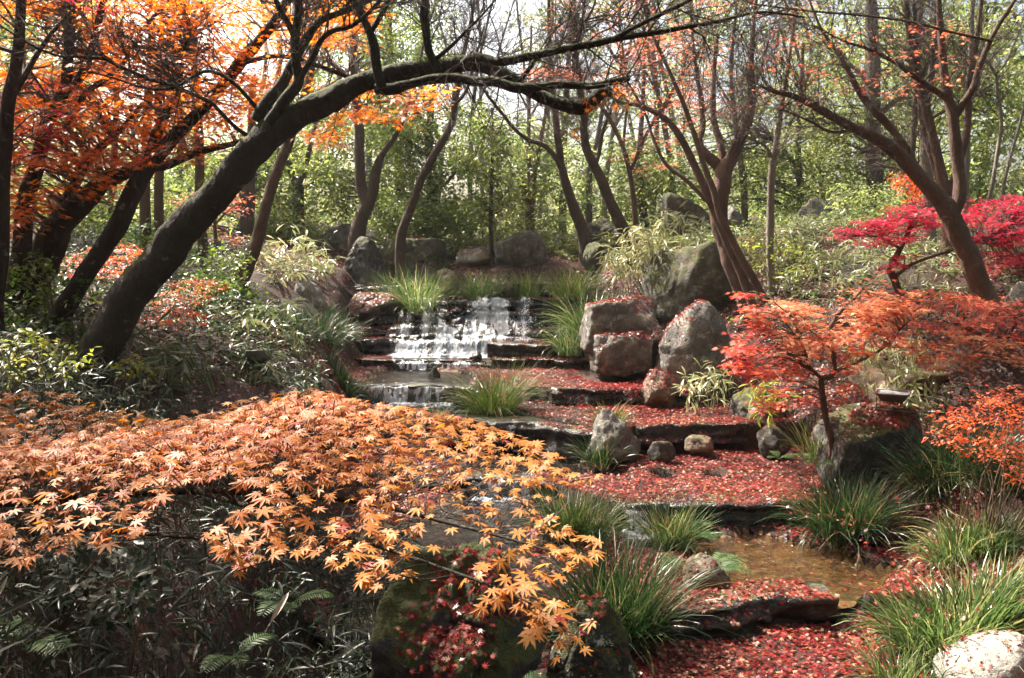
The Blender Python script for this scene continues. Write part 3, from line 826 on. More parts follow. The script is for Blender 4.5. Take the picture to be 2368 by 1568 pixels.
water_surface('waterfall', 'row of thin white strands falling below the moss-stone pool',
    [(x, d, lip(x, E12, .97, .78)) for x, d in ((-1.98, .45), (-1.6, .42), (-1.3, .56), (-.95, .52), (-.68, .40), (-.55, .25))], 'fall', 4)
water_surface('waterfall', 'low fringe of water under the foam at the foot of the falls',
    [(x, d, lip(x, E01, 1.08, .97)) for x, d in ((-1.9, .40), (-1.4, .45), (-.9, .50), (-.55, .55), (-.38, .3))], 'fall', 5)
water_surface('waterfall', 'small fall glimpsed through the orange maple leaves in mid stream',
    [(x, d, lip(x, E34, .49, .35)) for x, d in ((-.55, .45), (-.2, .5), (.1, .5), (.3, .35))], 'fall', 6)
water_surface('waterfall', 'single thin trickle over the thick black slab edge',
    [(x, d, lip(x, E23, .775, .5)) for x, d in ((-.06, .35), (-.02, .65), (.03, .6), (.07, .3))], 'fall', 7)
water_surface('waterfall', 'glinting spill between the two sunlit grass tufts',
    [(x, d, lip(x, E34, .50, .35)) for x, d in ((.95, .35), (1.02, .55), (1.12, .5), (1.2, .35))], 'fall', 8)
water_surface('waterfall', 'dark smooth spill left of the big near rock',
    [(x, d, lip(x, E45, .33, .2)) for x, d in ((-1.1, .3), (-.95, .42), (-.75, .38), (-.65, .25))], 'fall', 9)
water_surface('waterfall', 'thin trickle over the long raised black slab at the right foot of the falls',
    [(x, d, [(12.2, 1.315), (11.97, 1.31), (11.93, 1.22), (11.92, 1.11)]) for x, d in ((.60, .35), (.64, .6), (.68, .55), (.72, .3))], 'fall', 10)
# foam on the water below the falls: one spread of froth per pool
def foam(label, x0, x1, y0, y1, z, dens, seed):
    n = int((x1 - x0) / .02); m = int((y1 - y0) / .02)
    x = np.linspace(x0, x1, n); y = np.linspace(y0, y1, m)
    X, Y = np.meshgrid(x, y, indexing='ij')
    ex = np.minimum((X - x0), (x1 - X)) / ((x1 - x0) * .18); ey = np.minimum((Y - y0) * 1.0, (y1 - Y) * 3) / ((y1 - y0) * .5)
    e = np.clip(np.minimum(ex, ey), 0, 1)
    q = np.stack([X * 9, Y * 9, 0 * X + seed], -1)
    Z = z + 0.022 * np.abs(fbm(q * 1.6, 3, seed)) * e + 0.004
    dd = dens * e + 0.35 * fbm(q * .5, 2, seed + 1) * e - .35 * (1 - e)
    mb = MB(); mb.add(np.stack([X, Y, Z], -1).reshape(-1, 3), None, grid_faces(n, m), dd.ravel())
    ob = mb.build('foam', M['foam'], smooth=True)
    me = ob.data; uvl = me.uv_layers.new(name='UVMap')
    li = np.empty(len(me.loops), np.int32); me.loops.foreach_get('vertex_index', li)
    uvl.data.foreach_set('uv', np.stack([X.ravel(), Y.ravel() * 2], -1)[li].astype(np.float32).ravel())
    ob['kind'] = 'stuff'; ob['label'] = label
foam('white foam at the foot of the main falls', -1.85, -.2, 12.08, 12.65, 1.06, .72, 1)
foam('foam where the low fringe enters the moss-stone pool', -1.7, -.45, 11.55, 12.02, .945, .42, 2)
foam('foam below the row of thin strands', -2.1, -.55, 9.65, 10.2, .755, .55, 3)
foam('bright foam between the sunlit grass tufts', .85, 1.45, 6.15, 6.55, .325, .7, 4)
foam('foam under the small fall behind the orange leaves', -.5, .3, 7.1, 7.5, .325, .5, 5)
mb = MB()
for c in ((-1.2, 12.45, 1.2), (-.4, 12.5, 1.25), (-.3, 12.9, 1.6), (.15, 13.0, 1.6), (-1.3, 12.8, 1.5)):
    drops(mb, 60, np.array(c), np.array([.25, .06, .10]), (.003, .008))
ob = mb.build('water_spray', plain_mat('spray_drop', (.75, .8, .85), .1), smooth=True); ob['kind'] = 'stuff'; ob['label'] = 'fine white droplets thrown up by the falls'

# ------------------------------------------------------------------ trees
def limb(d0, d1, pts):
    p = np.array(pts, float)
    t = np.linspace(0, 1, len(p))
    d = d0 + (d1 - d0) * t
    w = P(p[:, 0], p[:, 1], d)
    r = p[:, 2] / 2 * S(p[:, 1], d) * .86
    return np.column_stack([w, r])
def in_poly(u, v, poly):
    poly = np.asarray(poly, float); x0, y0 = poly[:, 0], poly[:, 1]
    x1, y1 = np.roll(x0, -1), np.roll(y0, -1)
    u = u[:, None]; v = v[:, None]
    c = ((y0 > v) != (y1 > v)) & (u < (x1 - x0) * (v - y0) / (y1 - y0 + 1e-12) + x0)
    return c.sum(1) % 2 == 1
def sample(poly, d0, d1, n):
    poly = np.asarray(poly, float)
    lo, hi = poly.min(0), poly.max(0)
    out = []; k = 0
    while k < n:
        u = rng.uniform(lo[0], hi[0], 4 * n); v = rng.uniform(lo[1], hi[1], 4 * n)
        m = in_poly(u, v, poly)
        out.append(np.stack([u[m], v[m]], 1)); k += m.sum()
    uv = np.vstack(out)[:n]
    return P(uv[:, 0], uv[:, 1], rng.uniform(d0, d1, n))
def ell(u, v, ru, rv, n=20):
    t = np.linspace(0, 2 * np.pi, n, endpoint=False)
    k = 1 + 0.18 * rng.normal(size=n)
    return np.stack([u + ru * np.cos(t) * k, v + rv * np.sin(t) * k], 1)
def spray_leaves(mb, cs, per, r, tpl, size, flat=0.25, nj=0.35, droop=0.3, huej=0.28, hue=None):
    n = len(cs)
    per = np.maximum(1, rng.poisson(per, n))
    idx = np.repeat(np.arange(n), per)
    m = len(idx)
    ax = norm(np.stack([rng.normal(size=n) * flat, rng.normal(size=n) * flat - .12, np.ones(n)], 1))
    off = rdir(m) * (rng.random((m, 1)) ** 0.5)
    a = ax[idx]
    h = np.sum(off * a, 1, keepdims=True)
    off = off - a * h * (1 - flat * .8)
    rr = r * rng.uniform(.6, 1.35, n)[idx][:, None]
    pos = cs[idx] + off * rr
    head = norm(off + rdir(m) * .7) + np.array([0, 0, -droop])
    nrm = a + rdir(m) * nj + off * .25
    hu = rng.random(n)[idx] if hue is None else hue[idx]
    rnd = np.clip(hu * (1 - huej) + huej * rng.random(m) + 0.08 * rng.normal(size=m), 0, 1)
    scatter(mb, tpl, pos, nrm, head, size * rng.uniform(.65, 1.2, m), rnd)
def blob_leaves(mb, cs, per, r, tpl, size, squash=.7):
    n = len(cs); per = np.maximum(1, rng.poisson(per, n)); idx = np.repeat(np.arange(n), per); m = len(idx)
    off = rdir(m) * (rng.random((m, 1)) ** .45) * np.array([1, 1, squash])
    rr = r * rng.uniform(.6, 1.3, n)[idx][:, None]
    pos = cs[idx] + off * rr
    nrm = rdir(m) * .75 + np.array([0, 0, .75])
    head = off + rdir(m) * .6 + np.array([0, 0, -.25])
    rnd = np.clip(rng.random(n)[idx] * .55 + .45 * rng.random(m), 0, 1)
    scatter(mb, tpl, pos, nrm, head, size * rng.uniform(.6, 1.25, m), rnd)
def link_twigs(mb, cs, skel, r0=.008, sides=4, frac=1.0, sag=.06, maxlen=3.0):
    """thin twigs from the nearest limb point to the leaf sprays"""
    sk = skel[:, :3]
    for c in cs:
        if frac < 1 and rng.random() > frac: continue
        d = np.linalg.norm(sk - c, axis=1) + np.maximum(0, sk[:, 2] - c[2]) * .5
        i = int(np.argmin(d * rng.uniform(.85, 1.25, len(d))))
        s = sk[i]; L = np.linalg.norm(c - s)
        if L < .05 or L > maxlen: continue
        m1 = s + (c - s) * .35 + rng.normal(size=3) * .07 * L + np.array([0, 0, .08 * L])
        m2 = s + (c - s) * .7 + rng.normal(size=3) * .06 * L + np.array([0, 0, sag * L])
        p = crom(np.array([s, m1, m2, c]), 4)
        ra = min(r0 * (.6 + .7 * L), max(.004, skel[i, 3] * .8))
        tube(mb, p, np.linspace(ra, .0016, len(p)), sides, cap=False)
def bare_twigs(mb, skel, n, L, gens=2, r0=.007, up=.25, sides=4, t0=.25, dirbias=None):
    m = len(skel)
    tang = norm(np.gradient(skel[:, :3], axis=0))
    for _ in range(n):
        i = int(rng.uniform(t0, 1) * (m - 1))
        base = skel[i, :3]; t = tang[i]
        side = np.cross(t, rdir(1)[0]); side /= np.linalg.norm(side) + 1e-6
        d = norm(t * rng.uniform(.3, 1) + side * rng.uniform(.5, 1) + np.array([0, 0, up]) + (0 if dirbias is None else np.array(dirbias)))
        _twig(mb, base, d, L * rng.uniform(.5, 1.3), min(r0, skel[i, 3] * .7), gens, up, sides)
def _twig(mb, b, d, L, r, gens, up, sides):
    k = 5
    pts = [b]; dd = d.copy()
    for i in range(k):
        dd = norm(dd + rng.normal(size=3) * .20 + np.array([0, 0, up * .12]))
        pts.append(pts[-1] + dd * L / k)
    pts = np.array(pts)
    tube(mb, pts, np.linspace(r, max(.0010, r * .25), k + 1), sides, cap=False)
    if gens > 0:
        for j in range(1, k + 1):
            for _ in range(1 + (rng.random() < .45)):
                side = np.cross(dd, rdir(1)[0])
                nd = norm((pts[j] - pts[j - 1]) * (k / L) * .9 + norm(side) * rng.uniform(.4, .9))
                _twig(mb, pts[j], nd, L * rng.uniform(.3, .6), max(.0011, r * .5), gens - 1, up, 3)
ALL_TREES = {}
def tree(key, name, label, limbs, bark, crown=(), group=None, rough=.10, sides=12, bare=None, extra=None, cat='tree', branch='branch', to_ground=True):
    L0 = limbs[0]
    p0 = L0[0, :3].copy()
    g = gz(p0[0], p0[1])
    if to_ground:
        L0 = np.vstack([[p0[0], p0[1], min(g, p0[2]) - .12, L0[0, 3] * 1.15], L0])
    o = np.array([p0[0], p0[1], min(g, p0[2])])
    root = thing(name, label, cat, o)
    sk = []
    for i, L in enumerate([L0] + list(limbs[1:])):
        c = crom(L, 18 if L[0, 3] > .08 else 7)
        c[:, 3] = np.maximum(c[:, 3], .003)
        c[:, :3] += 0.02 * np.minimum(1, c[:, 3:4] * 12) * np.stack([vnoise(c[:, :3] * 2.2 + i * 3.1, 31), vnoise(c[:, :3] * 2.2, 32), 0 * c[:, 0]], -1)
        mb = MB(); tube(mb, c[:, :3], c[:, 3], sides * 3 if c[0, 3] > .08 else sides if c[0, 3] > .03 else 7, rough * (1 if c[0, 3] > .03 else .4), seed=i + 1)
        mb.build('trunk' if i == 0 else branch, M[bark], root, o, smooth=True)
        sk.append(c)
    skel = np.vstack(sk)
    tw = MB()
    if bare:
        for c in (sk[1:] if bare.get('skip0') else sk): bare_twigs(tw, c, max(1, int(bare['n'] * (len(c) / 20))), bare['L'], bare.get('g', 2), bare.get('r', .007), bare.get('up', .25), t0=bare.get('t0', .3))
    for cr in crown:
        mb = MB()
        for a in cr['parts']:
            cs = sample(a['poly'], a['d'][0], a['d'][1], a['n']) if 'poly' in a else rng.uniform(a['box'][0], a['box'][1], (a['n'], 3))
            if cr.get('kind') == 'blob': blob_leaves(mb, cs, a['per'], a['r'], cr['tpl'], cr['size'])
            else: spray_leaves(mb, cs, a['per'], a['r'], cr['tpl'], cr['size'], a.get('flat', .25), hue=None if 'hue' not in a else np.clip(rng.normal(a['hue'], .2, a['n']), 0, 1))
            if cr.get('twigs', 1) > 0: link_twigs(tw, cs, skel, cr.get('r0', .008), 4, cr.get('twigs', 1))
        mb.build(cr.get('name', 'crown'), M[cr['mat']], root, o)
    if tw.n: tw.build('twig_spread', M['twig'] if bark not in ('bark_pale', 'bark_grey') else M[bark], root, o)
    ALL_TREES[key] = (root, skel, o)
    return root

# --- the big arching tree
arch = [limb(6.0, 5.3, [(196, 905, 150), (212, 868, 116), (245, 790, 100), (300, 690, 93), (362, 610, 90), (430, 525, 88), (500, 445, 86), (560, 375, 84), (640, 300, 76), (710, 258, 68), (780, 222, 62), (835, 192, 58), (890, 178, 56), (950, 163, 50), (1010, 155, 46), (1060, 147, 44), (1110, 150, 42), (1150, 165, 40), (1190, 188, 38), (1230, 212, 36), (1270, 232, 36), (1310, 246, 38), (1345, 248, 40), (1368, 235, 38), (1390, 216, 32), (1412, 212, 26)]),
 limb(5.4, 4.6, [(1075, 150, 34), (1095, 134, 28), (1125, 136, 24), (1160, 143, 24), (1243, 127, 22), (1300, 115, 20), (1363, 103, 19), (1448, 86, 17), (1520, 75, 15), (1589, 62, 13), (1660, 50, 10), (1760, 28, 7), (1860, 40, 4)]),
 limb(4.9, 4.5, [(1420, 90, 14), (1450, 72, 13), (1517, 38, 12), (1589, 3, 11), (1640, -30, 9)]),
 limb(5.6, 5.2, [(870, 205, 30), (905, 206, 28), (950, 194, 25), (1000, 183, 26), (1055, 181, 25), (1100, 188, 24), (1140, 188, 26), (1190, 203, 26), (1235, 202, 21), (1300, 196, 20), (1363, 199, 20), (1410, 191, 18), (1455, 181, 16)]),
 limb(5.7, 5.5, [(622, 285, 34), (655, 235, 30), (690, 190, 29), (685, 145, 26), (682, 100, 24), (688, 40, 22), (692, -20, 21)]),
 limb(5.5, 5.4, [(680, 82, 20), (664, 52, 17), (648, 26, 16), (630, -15, 14)]),
 limb(5.8, 5.6, [(595, 280, 40), (620, 235, 34), (651, 197, 30), (672, 155, 27), (684, 135, 24), (710, 90, 22), (740, 51, 20), (790, 28, 18), (850, 2, 16), (890, -25, 14)]),
 limb(5.6, 5.2, [(694, 185, 16), (706, 160, 15), (725, 130, 15), (745, 90, 14), (775, 70, 14), (809, 62, 13), (845, 38, 11), (880, 0, 9)]),
 limb(5.9, 4.6, [(570, 312, 13), (548, 297, 12), (520, 270, 11), (506, 255, 11), (487, 237, 11), (435, 213, 11), (390, 196, 10), (343, 182, 10), (290, 160, 9), (240, 137, 9), (185, 132, 8), (137, 130, 7), (69, 103, 6), (0, 60, 5), (-60, 40, 3)]),
 limb(5.8, 5.2, [(600, 258, 12), (572, 225, 11), (548, 199, 11), (515, 175, 10), (480, 165, 10), (450, 175, 9), (400, 203, 7), (340, 205, 6), (260, 180, 5), (200, 165, 4)]),
 limb(5.5, 5.4, [(882, 205, 30), (872, 170, 26), (866, 120, 23), (858, 85, 21), (840, 45, 18), (815, 0, 16), (800, -30, 15)]),
 limb(5.45, 5.4, [(862, 70, 16), (880, 40, 15), (902, 0, 13), (915, -30, 12)]),
 limb(5.4, 5.35, [(1015, 165, 26), (1002, 138, 24), (992, 112, 22), (986, 70, 22), (982, 30, 22), (986, -15, 20)]),
 limb(5.4, 5.0, [(1005, 140, 14), (1040, 110, 11), (1075, 75, 8), (1110, 40, 6), (1150, -5, 4)]),
 limb(5.3, 5.2, [(1200, 188, 14), (1222, 160, 12), (1240, 137, 10), (1290, 100, 8), (1340, 65, 7), (1370, 20, 6), (1380, -20, 5)]),
]
tree('arch', 'arching_tree', 'big mossy dark tree leaning from the left and arching over the stream', arch, 'bark_dark', sides=18, rough=.15,
     bare=dict(n=5, L=.55, g=2, r=.006, t0=.3, skip0=True))
root, skel, o = ALL_TREES['arch']
cs = np.vstack([sample(ell(1395, 240, 55, 40), 5.1, 5.5, 20), sample(ell(1330, 310, 16, 12), 5.2, 5.4, 3), sample(ell(1420, 170, 60, 60), 5.0, 5.5, 10)])
for p in cs:                                                        # each curled brown leaf still hanging at the broken end
    mb = MB(); scatter(mb, MAPLE_LO, p[None], rdir(1) + np.array([[0, -.6, .2]]), np.array([[rng.normal() * .5, 0, -1.]]), .05 * rng.uniform(.7, 1.2), rng.random(1))
    mb.build('dry_leaf', M['dry'], root, o)

c = crom(arch[0], 14); mbm = MB(); nm = 9000            # moss and lichen tufts along the upper side
i = rng.integers(0, len(c) - 40, nm); tg = norm(np.gradient(c[:, :3], axis=0))[i]
upv = np.array([0, 0, 1.]) - tg * tg[:, 2:3]; upv = norm(upv); sdv = np.cross(tg, upv)
an = rng.normal(size=nm) * .75
dirn = upv * np.cos(an)[:, None] + sdv * np.sin(an)[:, None]
pm = c[i, :3] + tg * rng.uniform(-.02, .02, (nm, 1)) + dirn * (c[i, 3:4] * rng.uniform(.93, 1.05, (nm, 1)))
kp = fbm(pm * 5, 3, 44) > .12
scatter(mbm, DIAMOND, pm[kp], np.cross(dirn, rdir(nm))[kp], (dirn + rdir(nm) * .8)[kp], rng.uniform(.008, .022, kp.sum()), rng.random(kp.sum()))
mbm.build('moss', M['moss'], root, o)

# --- maples at the left
ORW = dict(tpl=MAPLE_LO, size=.052, mat='orange')
tree('twin', 'maple_tree', 'forked dark maple with orange leaves, its trunk crossing just left of the big arching trunk',
 [limb(7.3, 6.9, [(70, 880, 56), (105, 800, 52), (171, 674, 50), (225, 590, 48), (274, 515, 48), (329, 404, 44), (394, 326, 36), (440, 280, 32), (480, 237, 31), (535, 171, 29), (590, 105, 27), (634, 51, 25), (672, -10, 23)]),
  limb(7.2, 7.3, [(325, 410, 34), (345, 370, 30), (363, 309, 27), (380, 268, 25), (394, 240, 22), (411, 192, 18), (425, 130, 14), (440, 60, 10)]),
  limb(7.1, 7.4, [(500, 215, 13), (560, 120, 12), (620, 75, 10), (690, 40, 8), (760, 5, 6)]),
  limb(7.1, 8.2, [(560, 145, 14), (650, 130, 12), (760, 160, 11), (860, 200, 9), (950, 225, 6)])],
 'bark_left', [dict(ORW, parts=[
   dict(poly=[(240, -70), (430, -60), (500, 0), (700, 10), (840, 10), (840, 40), (800, 110), (720, 100), (600, 260), (520, 300), (430, 310), (300, 320), (230, 200)], d=(6.6, 9.0), n=330, per=27, r=.33, hue=.5),
   dict(poly=[(720, 190), (850, 190), (990, 190), (1035, 245), (940, 270), (850, 300), (780, 350), (730, 330), (700, 270)], d=(7.6, 8.8), n=44, per=30, r=.24, hue=.55)])])
tree('curved', 'maple_tree', 'thick dark maple curving up and right into one long bough behind the forked maple',
 [limb(8.0, 7.6, [(60, 700, 86), (95, 610, 80), (130, 530, 70), (165, 492, 64), (206, 458, 56), (240, 422, 46), (285, 402, 36), (329, 386, 28), (377, 384, 24), (420, 366, 22), (463, 350, 20), (531, 335, 15), (590, 318, 8)]),
  limb(8.0, 8.2, [(120, 545, 34), (150, 470, 28), (190, 400, 24), (235, 340, 20), (290, 290, 15), (330, 240, 9)])],
 'bark_left', [dict(ORW, parts=[
   dict(poly=[(-60, 130), (130, 170), (310, 280), (420, 300), (540, 310), (520, 350), (330, 380), (300, 410), (190, 470), (60, 540), (-60, 560)], d=(6.8, 8.6), n=200, per=32, r=.28, hue=.34)])])
tree('edge', 'maple_tree', 'dark maple trunk at the far left edge of the wood with red leaves',
 [limb(6.6, 6.4, [(-20, 720, 60), (-5, 600, 52), (0, 480, 44), (7, 377, 38), (20, 240, 34), (38, 154, 30), (46, 60, 26), (50, -40, 22)]),
  limb(6.5, 6.8, [(22, 235, 20), (60, 170, 16), (110, 90, 12), (170, 20, 8)]),
  np.array([[-4.25, 6.5, 4.6, .055], [-4.4, 5.6, 5.1, .045], [-4.5, 4.8, 5.3, .034], [-4.2, 4.0, 5.35, .022], [-3.7, 3.3, 5.3, .01]])],  # unseen bough, added to carry the shading crowns over the left foreground
 'bark_left', [dict(ORW, mat='crimson', parts=[dict(poly=[(-80, 150), (60, 180), (170, 230), (150, 330), (60, 400), (-80, 420)], d=(6.9, 8.4), n=46, per=26, r=.26, hue=.45), dict(box=((-7.2, 1.6, 4.5), (-2.75, 6.2, 6.0)), n=400, per=36, r=.30, hue=.5), dict(box=((-6.5, -2.6, 4.7), (-1.5, 2.2, 6.0)), n=330, per=36, r=.30, hue=.5)])])  # both box crowns are out of view, added to shade the left foreground
tree('fork', 'maple_tree', 'slim lichen-spotted maple leaning right, between the left edge trunk and the forked maple',
 [limb(7.6, 7.4, [(20, 760, 56), (40, 640, 50), (62, 377 + 90, 42), (85, 390, 38), (103, 302, 34), (128, 250, 30), (151, 206, 28), (156, 150, 26), (160, 80, 24), (168, -30, 22)]),
  limb(7.5, 7.3, [(150, 210, 22), (175, 195, 20), (206, 130, 22), (225, 60, 20), (245, -20, 18)]),
  limb(7.6, 7.3, [(150, 300, 16), (180, 250, 16), (200, 215, 15), (250, 180, 14), (290, 140, 12), (330, 70, 10), (380, 15, 8), (420, -10, 6)])],
 'bark_left', [dict(ORW, parts=[dict(poly=[(-80, -160), (300, -160), (300, 60), (230, 120), (60, 130), (-80, 130)], d=(7.0, 9.0), n=95, per=26, r=.28, hue=.45),
                               dict(poly=[(60, 130), (260, 80), (330, 260), (200, 300), (60, 240)], d=(7.6, 9.2), n=60, per=28, r=.28, hue=.4)])])
for key, lab, L in (
  ('s1', 'left one of two straight upright trunks behind the arching tree foot', [(338, 770, 30), (338, 640, 29), (337, 500, 28), (338, 380, 26), (342, 250, 22), (350, 80, 18), (352, -60, 14)]),
  ('s2', 'right one of two straight upright trunks behind the arching tree foot', [(372, 770, 28), (370, 640, 26), (369, 500, 25), (370, 380, 23), (366, 250, 20), (372, 100, 16), (380, -60, 12)]),
  ('s3', 'dark upright trunk just right of the two straight trunks', [(468, 640, 28), (466, 540, 27), (462, 420, 25), (458, 320, 24), (452, 200, 20), (448, 60, 15), (446, -60, 12)])):
    tree(key, 'cedar_tree', lab, [limb(11.5, 11.5, L)], 'bark_mid', rough=.05,
         crown=[dict(kind='blob', tpl=DIAMOND, size=.09, mat='ever', twigs=.6, parts=[dict(poly=ell(L[-1][0], -240, 130, 60), d=(11.4, 12.6), n=10, per=40, r=.35)])])
tree('lean_pale', 'leaning_tree', 'smooth brown trunk leaning right with a bright sunlit edge, right of the arching tree foot',
 [limb(10.8, 11.5, [(548, 665, 46), (565, 620, 40), (590, 560, 34), (607, 500, 32), (625, 440, 30), (650, 370, 28), (672, 315, 26), (700, 230, 22), (725, 130, 18), (745, 20, 14), (760, -80, 10)]),
  limb(11.3, 12, [(690, 260, 13), (730, 215, 11), (775, 190, 9), (840, 130, 6)])], 'bark_mid', bare=dict(n=5, L=.8, g=2, t0=.55))

# --- evergreen wood behind
def ever(key, lab, limbs, crowns, mat='ever', bark='bark_mid', size=.115, name='evergreen_tree', bare=None, per=52, r=.40):
    tree(key, name, lab, limbs, bark, [dict(kind='blob', tpl=DIAMOND, size=size, mat=mat, twigs=.55, r0=.012,
         parts=[dict(poly=ell(u, v, ru, rv), d=d, n=int(n * 1.15), per=per, r=r) for u, v, ru, rv, d, n in crowns])] if crowns else [], rough=.06, sides=10, bare=bare)
ever('e1', 'short forked evergreen trunk seen right of the leaning brown trunk', [limb(16, 16.5, [(690, 530, 34), (690, 470, 28), (688, 430, 30), (672, 390, 16), (665, 340, 13), (660, 250, 9)]), limb(16, 16.3, [(690, 430, 18), (705, 385, 15), (722, 320, 12), (735, 240, 8)]), limb(16, 16.2, [(694, 438, 9), (720, 425, 7), (740, 405, 5)])],
     [(700, 440, 110, 70, (15.5, 18), 32), (700, 270, 120, 90, (16, 18), 40), (620, 380, 80, 70, (16, 18.5), 22)])
ever('e2', 'dark double-stemmed tree left of the falls whose right stem sweeps up to the right', [limb(15, 15, [(825, 560, 46), (835, 510, 38), (845, 470, 34), (836, 430, 30), (833, 370, 28), (828, 290, 26), (822, 200, 22), (815, 100, 18), (810, -20, 14)]), limb(15, 14.5, [(842, 490, 34), (862, 440, 30), (872, 385, 24), (884, 355, 17), (910, 320, 14), (930, 280, 12), (945, 235, 10), (970, 150, 8), (985, 60, 6)])],
     [(800, 430, 60, 80, (15.5, 17.5), 26), (890, 200, 100, 110, (15.5, 18), 38), (840, 60, 110, 120, (15.5, 18), 40)])
ever('e3', 'broad dark evergreen with a forked crown, centre left behind the falls', [limb(17.5, 17.5, [(1002, 560, 34), (1000, 500, 30), (1000, 430, 28), (996, 370, 28), (990, 320, 28), (975, 285, 20), (958, 250, 14), (945, 200, 10)]), limb(17.5, 17.8, [(992, 325, 20), (997, 270, 18), (1000, 220, 14), (1010, 150, 9)]), limb(17.5, 17, [(1000, 440, 10), (1030, 425, 9), (1055, 395, 7)]), limb(17.5, 17, [(992, 360, 12), (950, 330, 10), (925, 300, 7)])],
     [(990, 420, 120, 90, (16.5, 19), 60), (1000, 290, 120, 70, (16.5, 19), 46), (930, 350, 80, 70, (16.5, 19), 30), (950, 500, 110, 45, (16.5, 19), 34), (1040, 510, 90, 50, (16.5, 19), 30)])
ever('e4', 'slender brown trunk slanting right in front of the broad dark evergreen', [limb(14.2, 13.5, [(925, 565, 28), (940, 510, 25), (958, 460, 23), (975, 410, 22), (1000, 365, 21), (1025, 325, 20), (1045, 280, 19), (1052, 230, 18), (1062, 175, 15), (1075, 110, 12), (1090, 40, 9), (1105, -60, 6)]), limb(13.7, 13.2, [(1050, 245, 10), (1078, 210, 9), (1095, 150, 7), (1120, 60, 5)])], [], bare=dict(n=7, L=.9, g=2, t0=.55))
ever('e5', 'young thin evergreen with a straight stem in the centre', [limb(15.5, 15.5, [(1135, 580, 14), (1136, 500, 12), (1136, 430, 11), (1138, 360, 9), (1140, 300, 7), (1135, 250, 5)]), limb(15.5, 15.2, [(1137, 330, 6), (1155, 300, 5), (1165, 270, 4)])],
     [(1140, 400, 62, 110, (15, 16.3), 44), (1130, 300, 60, 60, (15, 16.3), 20)], per=40, r=.32)
ever('e6', 'knotty trunk with several thin stems, directly behind the dome-shaped boulder', [limb(17, 17, [(1225, 545, 26), (1225, 490, 24), (1228, 455, 26), (1232, 420, 18), (1240, 375, 15), (1252, 310, 12), (1262, 250, 9), (1270, 120, 6)]), limb(17, 17.3, [(1228, 440, 15), (1222, 380, 13), (1222, 310, 11), (1224, 220, 9), (1228, 60, 6)]), limb(17, 16.8, [(1226, 470, 10), (1212, 430, 8), (1200, 390, 6)])],
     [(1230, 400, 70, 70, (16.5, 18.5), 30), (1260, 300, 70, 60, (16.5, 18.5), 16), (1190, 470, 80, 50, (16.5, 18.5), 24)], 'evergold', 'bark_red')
ever('e7', 'dark slanting trunk with a long arching side branch, left of its twin slanting trunk', [limb(15.5, 15.2, [(1352, 570, 36), (1338, 510, 32), (1322, 465, 28), (1305, 420, 24), (1294, 370, 21), (1290, 320, 20), (1284, 260, 18), (1275, 180, 14), (1270, 80, 10), (1268, -50, 7)]), limb(15.3, 14.6, [(1300, 395, 14), (1280, 360, 13), (1255, 335, 12), (1225, 325, 11), (1190, 300, 10), (1160, 262, 9), (1130, 225, 8), (1110, 195, 5)])],
     [], bark='bark_mid', bare=dict(n=6, L=.9, g=2, t0=.5))
ever('e8', 'brown slanting trunk bending left near its top, right of the dark slanting trunk', [limb(14.5, 14.2, [(1452, 570, 38), (1430, 510, 32), (1408, 460, 29), (1390, 415, 27), (1372, 380, 25), (1357, 345, 23), (1350, 300, 21), (1350, 260, 20), (1340, 190, 16), (1330, 100, 12), (1326, -40, 8)]), limb(14.5, 14.8, [(1375, 385, 14), (1385, 350, 12), (1395, 300, 10), (1420, 230, 8), (1440, 130, 6)])],
     [], bark='bark_mid', bare=dict(n=6, L=.9, g=2, t0=.5))
ever('e9', 'pale double trunk between the slanting trunks and the many-stemmed tree', [limb(18, 18, [(1360, 520, 20), (1362, 450, 18), (1365, 380, 16), (1385, 300, 12), (1400, 200, 9)]), limb(18, 18, [(1492, 540, 22), (1484, 470, 20), (1478, 400, 18), (1480, 320, 15), (1486, 220, 11), (1490, 80, 8)])],
     [(1420, 430, 110, 80, (17.5, 19.5), 46), (1330, 420, 60, 80, (17.5, 19.5), 20), (1500, 400, 80, 90, (17.5, 19.5), 30), (1440, 510, 120, 40, (17.5, 19.5), 24)], 'evergold', 'bark_grey')
ever('e10', 'tall thick mottled trunk rising behind the right-hand boulder', [limb(17, 17, [(2022, 500, 46), (2020, 420, 42), (2018, 330, 42), (2016, 240, 42), (2018, 165, 40), (2016, 90, 34), (2014, 0, 30), (2012, -80, 26)]), limb(17, 16.6, [(2030, 270, 16), (2060, 240, 14), (2090, 220, 12), (2110, 190, 9)]), limb(17, 17.3, [(2008, 190, 16), (1985, 165, 13), (1965, 150, 10), (1935, 110, 8)])],
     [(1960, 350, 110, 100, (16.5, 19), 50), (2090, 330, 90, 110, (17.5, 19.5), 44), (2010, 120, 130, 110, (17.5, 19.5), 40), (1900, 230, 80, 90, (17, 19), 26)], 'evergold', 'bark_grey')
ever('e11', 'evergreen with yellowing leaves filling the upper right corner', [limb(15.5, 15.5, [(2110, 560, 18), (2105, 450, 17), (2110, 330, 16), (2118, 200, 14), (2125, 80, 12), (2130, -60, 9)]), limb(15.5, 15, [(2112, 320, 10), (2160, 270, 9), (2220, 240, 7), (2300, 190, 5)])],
     [(2290, 330, 110, 130, (15, 17.5), 60), (2290, 140, 110, 110, (15, 17.5), 44), (2180, 420, 70, 60, (15.5, 17), 22), (2180, 130, 70, 100, (15.5, 17), 22)], 'evergold', 'bark_mid')
